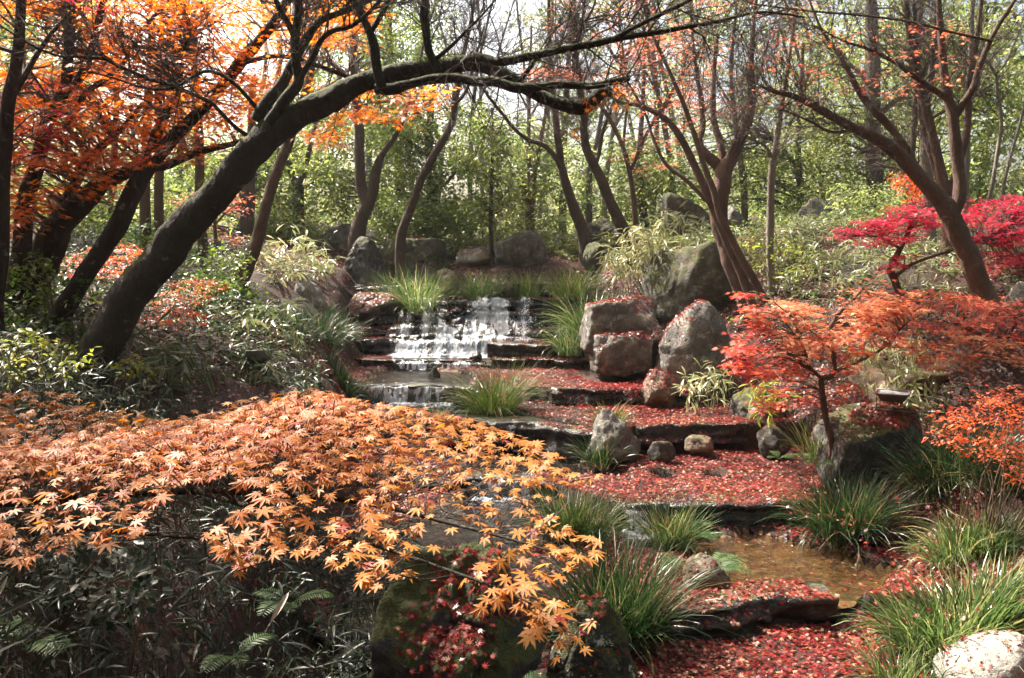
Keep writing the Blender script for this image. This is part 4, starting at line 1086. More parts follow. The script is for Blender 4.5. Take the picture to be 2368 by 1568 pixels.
ever('e12', 'evergreen behind the thin pale trunk at mid right, with bright backlit leaves', [limb(17.5, 17.5, [(1850, 530, 20), (1848, 440, 18), (1845, 340, 16), (1850, 240, 12), (1856, 100, 9)]), limb(17.5, 17.5, [(1848, 400, 10), (1815, 350, 9), (1780, 310, 7)])],
     [(1810, 420, 120, 80, (16.8, 19), 60), (1770, 300, 90, 70, (17, 19), 30), (1880, 330, 70, 80, (17, 19), 24), (1640, 420, 80, 70, (17, 19), 28), (1620, 320, 70, 60, (17, 19), 16), (1560, 430, 60, 60, (17, 19), 20)], 'evergold', 'bark_grey')
ever('e13', 'bushy dark evergreen between the left maples, seen under the arch foot', [limb(15, 15, [(570, 560, 40), (572, 470, 36), (575, 400, 30), (580, 300, 22), (585, 180, 14)]), limb(15, 15, [(574, 390, 13), (550, 340, 11), (520, 280, 8)])],
     [(520, 400, 70, 70, (15, 17), 26), (420, 430, 80, 80, (14.5, 17), 30), (590, 420, 60, 90, (15.5, 17.5), 22), (430, 560, 90, 60, (13, 16), 26)], 'ever', 'bark_mid')
ever('e14', 'evergreen at the back of the left maples with leaves showing between their trunks', [limb(14, 14, [(255, 640, 24), (258, 520, 22), (262, 400, 18), (270, 250, 13), (278, 80, 9)]), limb(14, 14, [(262, 380, 9), (300, 330, 7), (330, 270, 5)])],
     [(300, 500, 90, 80, (13.5, 16), 30), (190, 560, 80, 60, (12.5, 15), 22), (90, 470, 90, 90, (13, 16), 26), (80, 240, 110, 120, (14, 16), 30), (110, 60, 140, 90, (13, 16), 36)], 'ever', 'bark_mid')
ever('e15', 'tall evergreen whose top shows beside the open white sky, centre left', [limb(19, 19, [(930, 540, 26), (925, 420, 24), (915, 300, 20), (905, 180, 16), (900, 60, 12), (898, -80, 8)]), limb(19, 19, [(912, 250, 9), (880, 210, 8), (850, 160, 6)])],
     [(930, 130, 90, 120, (18.5, 20.5), 44), (870, 280, 90, 80, (18.5, 20.5), 30), (1000, 60, 50, 80, (18.5, 20.5), 14), (760, 320, 90, 80, (18.5, 20.5), 28), (780, 130, 110, 110, (18.5, 20.5), 30)])
ever('e16', 'tall evergreen whose thin crown shows right of the open white sky', [limb(20, 20, [(1300, 540, 22), (1302, 420, 20), (1306, 300, 17), (1312, 180, 13), (1318, 60, 9), (1320, -60, 6)]), limb(20, 20, [(1306, 260, 8), (1270, 220, 7), (1240, 180, 5)])],
     [(1250, 110, 60, 90, (19.5, 21), 16), (1340, 60, 90, 80, (19.5, 21), 18), (1420, 250, 90, 80, (19.5, 21), 22), (1090, 330, 70, 70, (19.5, 21), 24), (1170, 360, 60, 60, (19.5, 21), 18)], 'evergold')
# the far wood that closes the view: one mass nobody could count
mb = MB()
n = 7000
cs = np.stack([rng.uniform(-24, 26, n), rng.uniform(23, 32, n), rng.uniform(2.2, 14, n)], 1)
den = fbm(np.stack([cs[:, 0] * .42, cs[:, 1] * .2, cs[:, 2] * .42], -1), 3, 77)
hole = np.exp(-((cs[:, 0] / cs[:, 1] - (-.04)) / .11) ** 2 - (((cs[:, 2] - 2.6) / cs[:, 1] - .30) / .16) ** 2)
keep = den > (-.03 + .028 * np.maximum(0, cs[:, 2] - 4) + 2.4 * hole)
cs = cs[keep]
blob_leaves(mb, cs, 26, .55, DIAMOND, .22)
tw = MB()
for i in range(46):
    x = rng.uniform(-22, 24); y = rng.uniform(23, 31)
    z = gz(x, y)
    p = np.array([[x, y, z - .1], [x + rng.normal() * .3, y, z + 3], [x + rng.normal() * .8, y, z + 6], [x + rng.normal() * 1.2, y, z + 10]])
    tube(tw, crom(p, 5), np.linspace(rng.uniform(.07, .14), .03, 16), 7)
mb_back = MB()
n = 2600
xb = rng.uniform(-22, 22, n); yb = rng.uniform(-14, -4.5, n)
ns = 1500
xs_ = np.where(rng.random(ns) < .45, rng.uniform(-17, -10.5, ns), rng.uniform(10, 18, ns)); ys_ = rng.uniform(-6, 21, ns)
cb = np.concatenate([np.stack([xb, yb, rng.uniform(.5, 13, n)], 1), np.stack([xs_, ys_, np.where(xs_ < 0, rng.uniform(1.5, 8, ns), rng.uniform(1.5, 12, ns))], 1)])
blob_leaves(mb_back, cb, 26, .9, DIAMOND, .34)
# unseen trunkless leaf roof, added for shade, with gaps cut to place sun patches
n = 9000
cb = np.stack([rng.uniform(-14, 7, n), rng.uniform(-7, 16.5, n), rng.uniform(9.5, 12, n)], 1)
LIT = [(-.6, 13, 1.6, 1.1), (-.15, 2.0, 2.0, .55), (1.6, 5.2, .4, .8), (1.25, 4.5, .3, .7), (2.6, 4.6, .6, .9), (2.4, 7.2, 1.7, .8), (2.0, 10.6, 1.6, 1.3), (.4, 6.3, .6, .6),
       (1.6, 8.0, .6, .6), (5.0, 9.6, 2.8, 1.2), (5.2, 8.4, 1.8, .8), (1.9, 12.4, 2.2, 1.0), (-.4, 13.8, 2.4, .8), (-3.2, 7.6, 5.2, 1.5), (-1.3, 8.0, 4.8, 1.0), (-3.2, 11.8, 2.4, .8), (4.6, 11.5, 2.4, 1.2), (3.4, 11, 4.0, 1.0), (4.7, 8.7, 4.2, .8), (.2, 5.4, 5.0, .8), (1.2, 9.4, 1.0, .6)]
sv = np.array(sd)
g_ = np.zeros(n, bool)
for x_, y_, z_, r_ in LIT:
    dlt = cb - np.array([x_, y_, z_]); al = dlt @ sv
    g_ |= (np.linalg.norm(dlt - al[:, None] * sv, axis=1) < r_ + .25) & (al > 0)
cb = cb[~g_ & (fbm(np.stack([cb[:, 0] * .8, cb[:, 1] * .8, 0 * cb[:, 0]], -1), 3, 15) > -.30)]
blob_leaves(mb_back, cb, 9, .5, DIAMOND, .26)
tag(mb_back.build('woodland_and_shade_roof', M['ever']), 'the same wood carried on around both sides and behind the viewpoint, plus an added leaf roof for shade', kind='stuff')
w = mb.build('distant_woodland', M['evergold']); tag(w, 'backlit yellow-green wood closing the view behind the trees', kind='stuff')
w2 = tw.build('distant_woodland_trunks', M['bark_grey']); tag(w2, 'thin far trunks of the wood behind', kind='stuff')

# --- trees of the right bank
tree('multi', 'many_stemmed_tree', 'many-stemmed reddish-brown tree right of the big mossy boulder',
 [limb(10.8, 11.2, [(1740, 760, 44), (1722, 700, 46), (1700, 640, 46), (1680, 580, 46), (1664, 520, 46), (1662, 470, 44), (1668, 425, 44), (1674, 392, 46), (1688, 372, 34), (1704, 335, 30), (1722, 300, 27), (1736, 265, 25), (1738, 215, 22), (1735, 150, 17), (1740, 80, 12), (1750, -20, 8)]),
  limb(11, 11.3, [(1672, 395, 32), (1648, 372, 28), (1625, 350, 24), (1616, 325, 20), (1625, 290, 17), (1622, 240, 14), (1610, 170, 11), (1600, 80, 8), (1595, -20, 6)]),
  limb(11.2, 11.5, [(1670, 375, 22), (1664, 330, 20), (1652, 290, 18), (1648, 240, 16), (1650, 170, 12), (1658, 80, 9)]),
  limb(10.6, 10.9, [(1752, 745, 26), (1720, 650, 24), (1680, 560, 24), (1648, 480, 24), (1618, 410, 22), (1590, 350, 20), (1560, 300, 17), (1530, 270, 15), (1480, 245, 12), (1430, 235, 9), (1390, 205, 6)]),
  limb(10.4, 10.6, [(1770, 700, 22), (1740, 640, 20), (1700, 570, 19), (1665, 500, 18), (1650, 440, 17), (1630, 390, 15), (1600, 300, 14), (1575, 230, 12), (1540, 150, 10), (1500, 60, 8), (1480, -20, 6)]),
  limb(10.7, 11.2, [(1640, 470, 12), (1590, 420, 11), (1540, 380, 10), (1510, 320, 9), (1490, 260, 7), (1440, 170, 5)])],
 'bark_red', bare=dict(n=3, L=.75, g=2, r=.007, t0=.5), sides=12,
 crown=[dict(tpl=MAPLE_LO, size=.045, mat='farred', twigs=.4, name='remaining_leaves', parts=[dict(poly=[(1430, -60), (1900, -60), (1900, 180), (1720, 260), (1500, 300), (1420, 200)], d=(10.3, 12), n=170, per=9, r=.24, hue=.4)])])
tree('thin', 'thin_tree', 'thin straight pale trunk between the many-stemmed tree and the boulder on the right bank',
 [limb(11.2, 11.2, [(1782, 700, 22), (1781, 620, 21), (1780, 520, 20), (1783, 430, 19), (1786, 370, 19), (1800, 300, 15), (1808, 240, 13), (1822, 150, 11), (1835, 60, 9), (1845, -50, 7)]),
  limb(11.2, 11, [(1786, 365, 10), (1766, 335, 8), (1745, 325, 6), (1730, 300, 5)])], 'bark_pale', bare=dict(n=6, L=.8, g=2, t0=.5))
tree('right', 'large_forked_tree', 'large smooth dark-barked tree on the right bank with limbs spreading left',
 [limb(8.6, 8.7, [(2300, 740, 62), (2275, 680, 54), (2245, 610, 52), (2215, 550, 52), (2195, 500, 54), (2170, 462, 46), (2130, 415, 40), (2090, 372, 36), (2050, 335, 33), (2010, 312, 29), (1960, 288, 25), (1910, 262, 21), (1870, 240, 18), (1830, 222, 15), (1790, 212, 10), (1760, 200, 6)]),
  limb(8.7, 9, [(2113, 385, 24), (2085, 330, 22), (2050, 285, 20), (2010, 245, 19), (1980, 200, 17), (1960, 160, 14), (1935, 120, 10), (1900, 70, 7), (1870, 0, 5)]),
  limb(8.6, 8.6, [(2192, 510, 36), (2212, 470, 34), (2218, 420, 32), (2212, 360, 30), (2205, 300, 29), (2200, 262, 27), (2186, 200, 23), (2178, 130, 21), (2172, 60, 16), (2168, -40, 12)]),
  limb(8.6, 8.3, [(2204, 275, 22), (2225, 240, 19), (2248, 205, 18), (2262, 160, 16), (2285, 105, 14), (2305, 65, 12), (2340, 10, 9), (2370, -40, 7)]),
  limb(8.6, 8.2, [(2186, 225, 16), (2140, 195, 14), (2100, 168, 12), (2060, 140, 10), (2010, 115, 8), (1950, 95, 6), (1880, 60, 4)]),
  limb(8.4, 7.6, [(2290, 95, 8), (2200, 75, 7), (2100, 50, 6), (1980, 35, 6), (1860, 25, 5), (1740, 10, 4)]),
  limb(8.7, 8.2, [(1980, 300, 9), (1920, 305, 8), (1870, 280, 7), (1800, 250, 5)])],
 'bark_red', sides=14, bare=dict(n=4, L=.7, g=2, r=.006, t0=.45, up=.15),
 crown=[dict(tpl=MAPLE_LO, size=.04, mat='farred', twigs=.4, name='remaining_leaves', parts=[dict(poly=[(1750, 60), (2250, 60), (2250, 180), (1980, 250), (1760, 240)], d=(7.8, 9), n=90, per=7, r=.18, hue=.3)])])
tree('redstems', 'clustered_tree', 'cluster of reddish stems rising close behind the large forked tree',
 [limb(11, 11, [(2195, 680, 36), (2194, 600, 34), (2192, 520, 33), (2182, 440, 30), (2164, 350, 26), (2145, 270, 24), (2125, 190, 20), (2105, 100, 15), (2090, -20, 10)]),
  limb(11, 11.2, [(2178, 430, 20), (2155, 370, 18), (2138, 310, 16), (2128, 240, 14), (2118, 140, 11), (2112, 0, 8)]),
  limb(11, 10.8, [(2190, 460, 22), (2215, 380, 20), (2235, 300, 19), (2240, 200, 17), (2258, 100, 13), (2270, -20, 9)])], 'bark_red', bare=dict(n=8, L=.9, g=2, t0=.5, up=.6))
tree('pale1', 'pale_tree', 'thick pale grey trunk half hidden behind the pink maple', [limb(12, 12, [(2150, 660, 34), (2148, 560, 32), (2146, 450, 30), (2140, 360, 27), (2136, 280, 22), (2150, 200, 18), (2160, 80, 14), (2170, -60, 10)])], 'bark_pale', bare=dict(n=5, L=.9, g=2, t0=.6))
tree('pale2', 'pale_tree', 'slim straight pale trunk right of the large forked tree', [limb(12.5, 12.5, [(2228, 640, 18), (2230, 500, 17), (2234, 360, 16), (2238, 220, 14), (2246, 80, 12), (2250, -60, 9)])], 'bark_pale', bare=dict(n=5, L=.9, g=2, t0=.6))
tree('pale3', 'pale_tree', 'thin crooked pale stem splitting into a Y near the right edge', [limb(12.5, 12.5, [(2262, 540, 11), (2290, 440, 11), (2308, 340, 10), (2315, 280, 10), (2305, 210, 9), (2300, 170, 8), (2270, 130, 6), (2230, 90, 5)]), limb(12.5, 12.5, [(2300, 172, 7), (2322, 150, 6), (2345, 100, 5), (2375, 40, 4)])], 'bark_pale', bare=dict(n=4, L=.8, g=2, t0=.4))
tree('pale4', 'pale_tree', 'thin pale stem leaning right, last one before the right edge', [limb(12, 12, [(2290, 600, 11), (2310, 500, 10), (2322, 420, 9), (2345, 330, 8), (2370, 240, 7), (2400, 150, 5)])], 'bark_pale', bare=dict(n=4, L=.8, g=2, t0=.4))
for i, (lab, L, d) in enumerate((
  ('pale bare tree with thin upright branches right of the white sky', [(1395, 560, 16), (1400, 430, 15), (1418, 300, 13), (1440, 180, 11), (1465, 60, 8), (1480, -40, 5)], 18.5),
  ('pale bare tree with fine twigs at the top centre right', [(1560, 560, 18), (1552, 400, 16), (1530, 260, 14), (1500, 130, 10), (1480, 10, 7), (1470, -60, 4)], 18),
  ('leafless slender tree standing in the white sky gap', [(1205, 560, 13), (1208, 400, 12), (1222, 280, 10), (1212, 160, 8), (1200, 60, 6), (1190, -40, 4)], 19.5),
  ('leafless pale tree left of the white sky gap', [(1090, 560, 14), (1086, 400, 13), (1092, 260, 11), (1110, 130, 8), (1135, 20, 6), (1150, -40, 4)], 19),
  ('bare grey tree behind the thin pale trunk', [(1905, 560, 16), (1898, 420, 15), (1880, 280, 13), (1850, 150, 10), (1820, 30, 7), (1810, -40, 5)], 18.5),
  ('bare tree with twiggy crown behind the many-stemmed tree', [(1725, 560, 18), (1718, 420, 17), (1700, 290, 14), (1690, 160, 11), (1700, 40, 8), (1705, -40, 5)], 17))):
    A = limb(d, d, L)
    B = limb(d, d + .4, [(L[2][0], L[2][1], L[2][2] * .7), (L[2][0] + 45, L[2][1] - 90, 7), (L[2][0] + 75, L[2][1] - 190, 5), (L[2][0] + 110, L[2][1] - 300, 3)])
    C = limb(d, d - .4, [(L[2][0] - 2, L[2][1] - 30, L[2][2] * .6), (L[2][0] - 50, L[2][1] - 120, 6), (L[2][0] - 80, L[2][1] - 220, 4), (L[2][0] - 120, L[2][1] - 310, 3)])
    tree(f'bare{i}', 'bare_tree', lab, [A, B, C], 'bark_grey' if i % 2 else 'bark_pale', bare=dict(n=4, L=1.5, g=2, r=.010, t0=.4, up=.7), sides=8, rough=.03)

# --- coloured maples further back and on the right bank
tree('farred', 'red_maple', 'tall thin-leaved red and orange maple behind the right end of the arching branch',
 [limb(14.5, 14.5, [(1470, 560, 16), (1462, 440, 14), (1440, 340, 12), (1400, 260, 10), (1350, 200, 8), (1290, 175, 5)]), limb(14.5, 14, [(1455, 400, 10), (1500, 300, 9), (1560, 200, 7), (1620, 110, 5)]), limb(14.5, 15, [(1440, 340, 8), (1450, 220, 7), (1440, 120, 5), (1430, 20, 4)])], 'bark_red',
 [dict(tpl=MAPLE_LO, size=.06, mat='farred', twigs=.7, parts=[
   dict(poly=[(1230, 165), (1300, 150), (1370, 170), (1340, 200), (1240, 195)], d=(14, 15), n=26, per=26, r=.28, hue=.4),
   dict(poly=[(1400, 100), (1560, 60), (1680, 120), (1620, 330), (1500, 260), (1400, 210)], d=(13.5, 15.5), n=95, per=20, r=.3, hue=.3),
   dict(poly=[(1380, 330), (1560, 300), (1620, 380), (1480, 400)], d=(13.5, 15), n=16, per=18, r=.25, hue=.3),
   dict(poly=[(1220, -60), (1500, -60), (1500, 120), (1250, 80)], d=(13.5, 15.5), n=44, per=15, r=.3, hue=.6)])])
tree('backred', 'red_maple', 'small coral-red maple glimpsed behind the arching trunk', [limb(13, 13, [(500, 600, 10), (498, 540, 9), (490, 490, 7), (460, 465, 5)]), limb(13, 13, [(497, 520, 6), (530, 485, 5), (570, 465, 3)])], 'bark_mid',
 [dict(tpl=MAPLE_LO, size=.05, mat='farred', parts=[dict(poly=[(385, 445), (450, 450), (580, 450), (585, 490), (500, 510), (420, 480)], d=(12.6, 13.6), n=26, per=26, r=.24, hue=.2), dict(poly=[(440, 520), (560, 520), (540, 570), (450, 560)], d=(12.6, 13.6), n=10, per=22, r=.2, hue=.4)])])
tree('pink', 'pink_maple', 'crimson-pink maple spreading flat layers behind the large forked tree on the right',
 [limb(9.8, 9.6, [(2082, 690, 22), (2070, 650, 20), (2060, 620, 18), (2078, 580, 14), (2098, 540, 11), (2110, 500, 9), (2140, 475, 6)]), limb(9.7, 9.3, [(2068, 640, 12), (2110, 610, 9), (2180, 585, 7), (2250, 560, 6), (2330, 520, 4)]), limb(9.7, 9.4, [(2080, 575, 9), (2040, 550, 7), (1990, 545, 5), (1950, 545, 3)])], 'bark_red',
 [dict(tpl=MAPLE_LO, size=.046, mat='crimson', parts=[
   dict(poly=[(1935, 545), (2010, 510), (2090, 470), (2150, 470), (2190, 520), (2120, 560), (2010, 570)], d=(9.0, 10.2), n=85, per=30, r=.22, flat=.14, hue=.3),
   dict(poly=[(2190, 490), (2250, 462), (2367, 445), (2400, 480), (2400, 570), (2300, 580), (2230, 560)], d=(9.0, 10.4), n=95, per=30, r=.24, flat=.14, hue=.35),
   dict(poly=[(2190, 590), (2300, 575), (2400, 590), (2380, 640), (2240, 640)], d=(9.3, 10.2), n=40, per=24, r=.2, flat=.16, hue=.5),
   dict(poly=[(2020, 600), (2060, 590), (2110, 590), (2090, 620), (2040, 650)], d=(9.2, 9.8), n=12, per=20, r=.14, flat=.14, hue=.6)])])
SM = dict(tpl=MAPLE_HI, size=.044, mat='redorange', r0=.006)
tree('small', 'small_red_maple', 'small crooked red-orange maple growing beside the leaf-covered stream on the right',
 [limb(7.4, 7.2, [(1922, 1020, 17), (1912, 980, 17), (1903, 930, 17), (1898, 890, 18), (1902, 874, 17), (1920, 870, 15), (1930, 850, 13), (1924, 810, 12), (1918, 770, 12), (1930, 740, 11), (1950, 712, 9), (1975, 690, 7), (1995, 665, 4)]),
  limb(7.3, 7.0, [(1903, 880, 10), (1885, 862, 9), (1870, 845, 8), (1860, 810, 6), (1835, 770, 5), (1800, 730, 4)]),
  limb(7.3, 7.5, [(1928, 860, 9), (1975, 840, 8), (2030, 812, 7), (2065, 785, 6), (2090, 752, 4), (2140, 720, 3)]),
  limb(7.3, 6.8, [(1920, 800, 6), (1880, 770, 5), (1840, 740, 4), (1790, 700, 3)])], 'bark_red',
 [dict(SM, parts=[
   dict(poly=[(1800, 700), (1850, 690), (1930, 760), (1990, 650), (2050, 660), (2060, 720), (1960, 790), (1880, 830), (1800, 800), (1760, 740)], d=(6.7, 7.9), n=95, per=22, r=.15, flat=.18, hue=.75),
   dict(poly=[(1690, 660), (1760, 700), (1780, 790), (1850, 850), (1840, 930), (1780, 950), (1720, 900), (1660, 830), (1730, 760)], d=(6.9, 7.9), n=80, per=20, r=.14, flat=.18, hue=.28),
   dict(poly=[(1940, 760), (2080, 700), (2150, 720), (2080, 800), (1980, 850), (1930, 830)], d=(6.9, 7.8), n=50, per=20, r=.15, flat=.18, hue=.6),
   dict(poly=[(1800, 860), (1990, 850), (1980, 920), (1860, 950)], d=(7.0, 7.8), n=20, per=14, r=.13, flat=.18, hue=.4)])])
tree('right2', 'red_maple', 'low wide red-orange maple at the right edge behind the small crooked maple',
 [limb(8.2, 8.0, [(2330, 900, 20), (2320, 840, 18), (2290, 790, 14), (2240, 760, 11), (2180, 740, 8), (2120, 730, 5)]), limb(8.1, 7.6, [(2310, 820, 11), (2340, 760, 9), (2380, 720, 6)])], 'bark_red',
 [dict(SM, tpl=MAPLE_LO, parts=[
   dict(poly=[(2030, 690), (2140, 670), (2260, 690), (2380, 700), (2400, 800), (2290, 790), (2150, 760), (2060, 740)], d=(7.4, 8.8), n=120, per=22, r=.2, flat=.16, hue=.35),
   dict(poly=[(2050, 790), (2200, 770), (2390, 790), (2390, 850), (2240, 840), (2130, 860)], d=(7.2, 8.2), n=55, per=20, r=.17, flat=.16, hue=.7)])])

# --- the foreground maple: a low layered spread of big pale orange leaves
sk = [np.array([[-3.3, 2.2, gz(-3.3, 2.2) - .1, .07], [-3.15, 2.2, 1.5, .06], [-2.8, 2.2, 1.85, .05], [-2.2, 2.35, 1.84, .03], [-1.75, 2.2, 1.90, .02], [-1.3, 2.3, 1.90, .016], [-.9, 2.2, 1.95, .012], [-.45, 2.05, 1.97, .007], [-.1, 1.85, 1.96, .004], [.12, 1.7, 1.95, .002]]),
      np.array([[-2.2, 2.35, 1.84, .012], [-1.8, 2.1, 1.90, .009], [-1.3, 1.95, 1.94, .006], [-.8, 1.85, 1.94, .004], [-.5, 1.75, 1.95, .002]]),
      np.array([[-1.75, 2.2, 1.90, .012], [-1.5, 2.5, 1.93, .009], [-1.1, 2.55, 1.98, .006], [-.75, 2.6, 1.98, .004], [-.5, 2.5, 1.99, .002]]),
      np.array([[-2.2, 2.35, 1.84, .010], [-1.9, 2.15, 1.88, .007], [-1.5, 1.9, 1.93, .005], [-1.1, 1.75, 1.95, .002]]),
      np.array([[-.9, 2.2, 1.95, .008], [-.45, 1.80, 1.98, .005], [-.1, 1.52, 1.98, .0032], [.03, 1.38, 1.985, .002], [.09, 1.28, 1.98, .0013]])]
root = thing('foreground_maple', 'low spreading maple with big pale orange leaves filling the left foreground', 'tree', sk[0][0, :3])
o = sk[0][0, :3]
full = []
for i, L in enumerate(sk):
    c = crom(L, 8); full.append(c)
    mb = MB(); tube(mb, c[:, :3], c[:, 3], 10, .06, i); mb.build('trunk' if i == 0 else 'branch', M['bark_left'], root, o, smooth=True)
full = np.vstack(full)
FP = [(-60, 905), (100, 900), (200, 890), (330, 880), (420, 868), (500, 885), (580, 880), (650, 870), (720, 890), (800, 915), (870, 935), (950, 935), (1050, 955), (1130, 985), (1220, 1010), (1300, 1050), (1350, 1080), (1400, 1110), (1330, 1130), (1240, 1170), (1290, 1200), (1390, 1250), (1400, 1300), (1340, 1330), (1250, 1340), (1150, 1260), (1020, 1225), (960, 1290), (920, 1370), (800, 1330), (720, 1270), (620, 1290), (560, 1340), (470, 1240), (600, 1150), (540, 1100), (450, 1110), (380, 1150), (330, 1230), (200, 1280), (130, 1310), (-60, 1290)]
mbl = MB(); tw = MB()
n = 4300
poly = np.array(FP)
got = []
while len(got) < n:
    x = rng.uniform(-2.6, .5, 6000); y = rng.uniform(1.15, 3.0, 6000)
    z = 2.03 + .09 * vnoise(np.stack([x * 1.6, y * 1.6, 0 * x], -1), 41) - .10 * np.maximum(0, 1.6 - y) - .07 * np.maximum(0, x) + rng.normal(size=6000) * .02 - (rng.random(6000) < .22) * rng.uniform(.03, .14, 6000)
    q = np.stack([x, y, z], -1)
    # keep the crown's plan outline
    rel = q - np.array([0, 0, CAMZ]); fwd = rel[:, 1] * CP - rel[:, 2] * SP; up = rel[:, 1] * SP + rel[:, 2] * CP
    u = 1183.5 + rel[:, 0] / fwd * FPX; v = 784 - up / fwd * FPX
    thin = np.where(u > 950, .62, 1.0) * np.where(vnoise(np.stack([x * 4.5, y * 4.5, 0 * x + 3], -1), 55) > -.34, 1, .10) * np.where(v > 1120, np.where((u > 940) & (u < 1260), .38, .6), 1)
    m = in_poly(u, v, poly) & (rng.random(6000) < thin)
    got += list(q[m])
pos = np.array(got[:n])
hang = P(np.array([1250, 1238, 1300, 1300, 1335, 1350, 1290, 1225, 1268]), np.array([1420, 1395, 1455, 1490, 1475, 1500, 1520, 1455, 1440]), np.array([1.30, 1.33, 1.30, 1.27, 1.28, 1.26, 1.25, 1.32, 1.29]))
pos = np.vstack([pos, hang])
al = full[len(full) - 33:, :3]; al = al[rng.integers(4, len(al), 60)] + rng.normal(size=(60, 3)) * np.array([.035, .03, .018])
pos = np.vstack([pos, al])
m = len(pos)
clus = vnoise(pos * np.array([1.3, 1.3, 3]), 61)
rnd = np.clip(.62 + .28 * clus + .13 * rng.normal(size=m) + .10 * pos[:, 0], 0, 1)
rnd[rng.random(m) < .035] = .02
head = np.stack([rng.normal(size=m) * .9 + .25, rng.normal(size=m) * .7 - .55, -.38 + .25 * rng.normal(size=m)], 1)
nrm = np.stack([rng.normal(size=m) * .24, rng.normal(size=m) * .22 - .10 - .35 * np.clip(1.75 - pos[:, 1], 0, .6), np.ones(m)], 1)
size = rng.uniform(.019, .036, m)
for cv in range(3):
    tpl = maple_tpl(True, (.1, .25, .42)[cv])
    s = slice(cv, None, 3)
    scatter(mbl, tpl, pos[s], nrm[s], head[s], size[s], rnd[s])
mbl.build('crown', M['fore'], root, o)
cs = pos[::2] - norm(head[::2]) * size[::2][:, None] * .1
link_twigs(tw, cs, full, .0020, 3, .4, .0, .45)
tw.build('twig_spread', M['twig'], root, o)

# ------------------------------------------------------------------ grass tufts
def grass(label, u, v, d, w, h, n, mat='grass', bend=1.0, wid=.007, z=None, name='grass_tuft', cat='grass tuft', seed=0, depth=.6):
    """a tuft whose base centre is seen at u, v at distance d; w, h in plan units"""
    s = S(v, d)
    c = P(u, v, d)
    g = max(gz(c[0], c[1]), c[2] - .12) if z is None else z
    W, H = w * s, h * s
    m = n
    a = rng.uniform(0, 2 * np.pi, m); rr = rng.random(m) ** .6
    bx = c[0] + np.cos(a) * rr * W * .30; by = c[1] + np.sin(a) * rr * W * .30 * depth
    bz = np.maximum(g - .15, np.minimum(g + .25, ground(bx, by))) - .01
    out = np.stack([np.cos(a), np.sin(a)], 1) * (rr[:, None] * .8 + .15) + rng.normal(size=(m, 2)) * .35
    L = H * rng.uniform(.72, 1.4, m)
    reach = np.clip(np.linalg.norm(out, axis=1), .1, 1.5)[:, None]
    od = out / (np.linalg.norm(out, axis=1, keepdims=True) + 1e-6)
    k = 7
    t = np.linspace(0, 1, k)[None]
    bd = bend * np.where(rng.random(m) < .15, rng.uniform(1.4, 2.2, m), rng.uniform(.3, 1.1, m))[:, None] * reach
    th = np.clip(.12 + .25 * reach + bd * 1.55 * t ** 1.3, 0, 2.9)      # angle from vertical along the blade
    ds = L[:, None] / (k - 1)
    hx = np.cumsum(np.sin(th) * ds, 1) - np.sin(th[:, :1]) * ds; hz = np.cumsum(np.cos(th) * ds, 1) - np.cos(th[:, :1]) * ds
    sway = rng.normal(size=(m, 1)) * .2 * t ** 2 * L[:, None]
    px = bx[:, None] + od[:, :1] * hx - od[:, 1:] * sway; py = by[:, None] + od[:, 1:] * hx + od[:, :1] * sway; pz = bz[:, None] + hz
    ctr = np.stack([px, py, pz], -1)
    tw = rng.uniform(-.8, .8, m)
    sd_ = np.stack([-od[:, 1] * np.cos(tw), od[:, 0] * np.cos(tw), np.sin(tw)], -1)
    ww = wid * rng.uniform(.6, 1.2, m)[:, None] * np.array([.7, 1, 1, .95, .8, .5, .06])[None]
    l = ctr - sd_[:, None] * ww[..., None] / 2; r = ctr + sd_[:, None] * ww[..., None] / 2
    v_ = np.stack([l, r], 2).reshape(m, -1, 3)
    j = np.arange(k - 1) * 2
    q = np.stack([j, j + 1, j + 3, j + 2], -1)
    Q = (q[None] + (np.arange(m) * 2 * k)[:, None, None]).reshape(-1, 4)
    mb = MB(); mb.add(v_.reshape(-1, 3), None, Q, np.repeat(np.where(rng.random(m) < .06, 1.0, np.clip(rng.beta(1.6, 2.4, m), 0, .85)), 2 * k))
    o = np.array([c[0], c[1], g])
    return tag(mb.build(name, M[mat], None, o), label, cat)
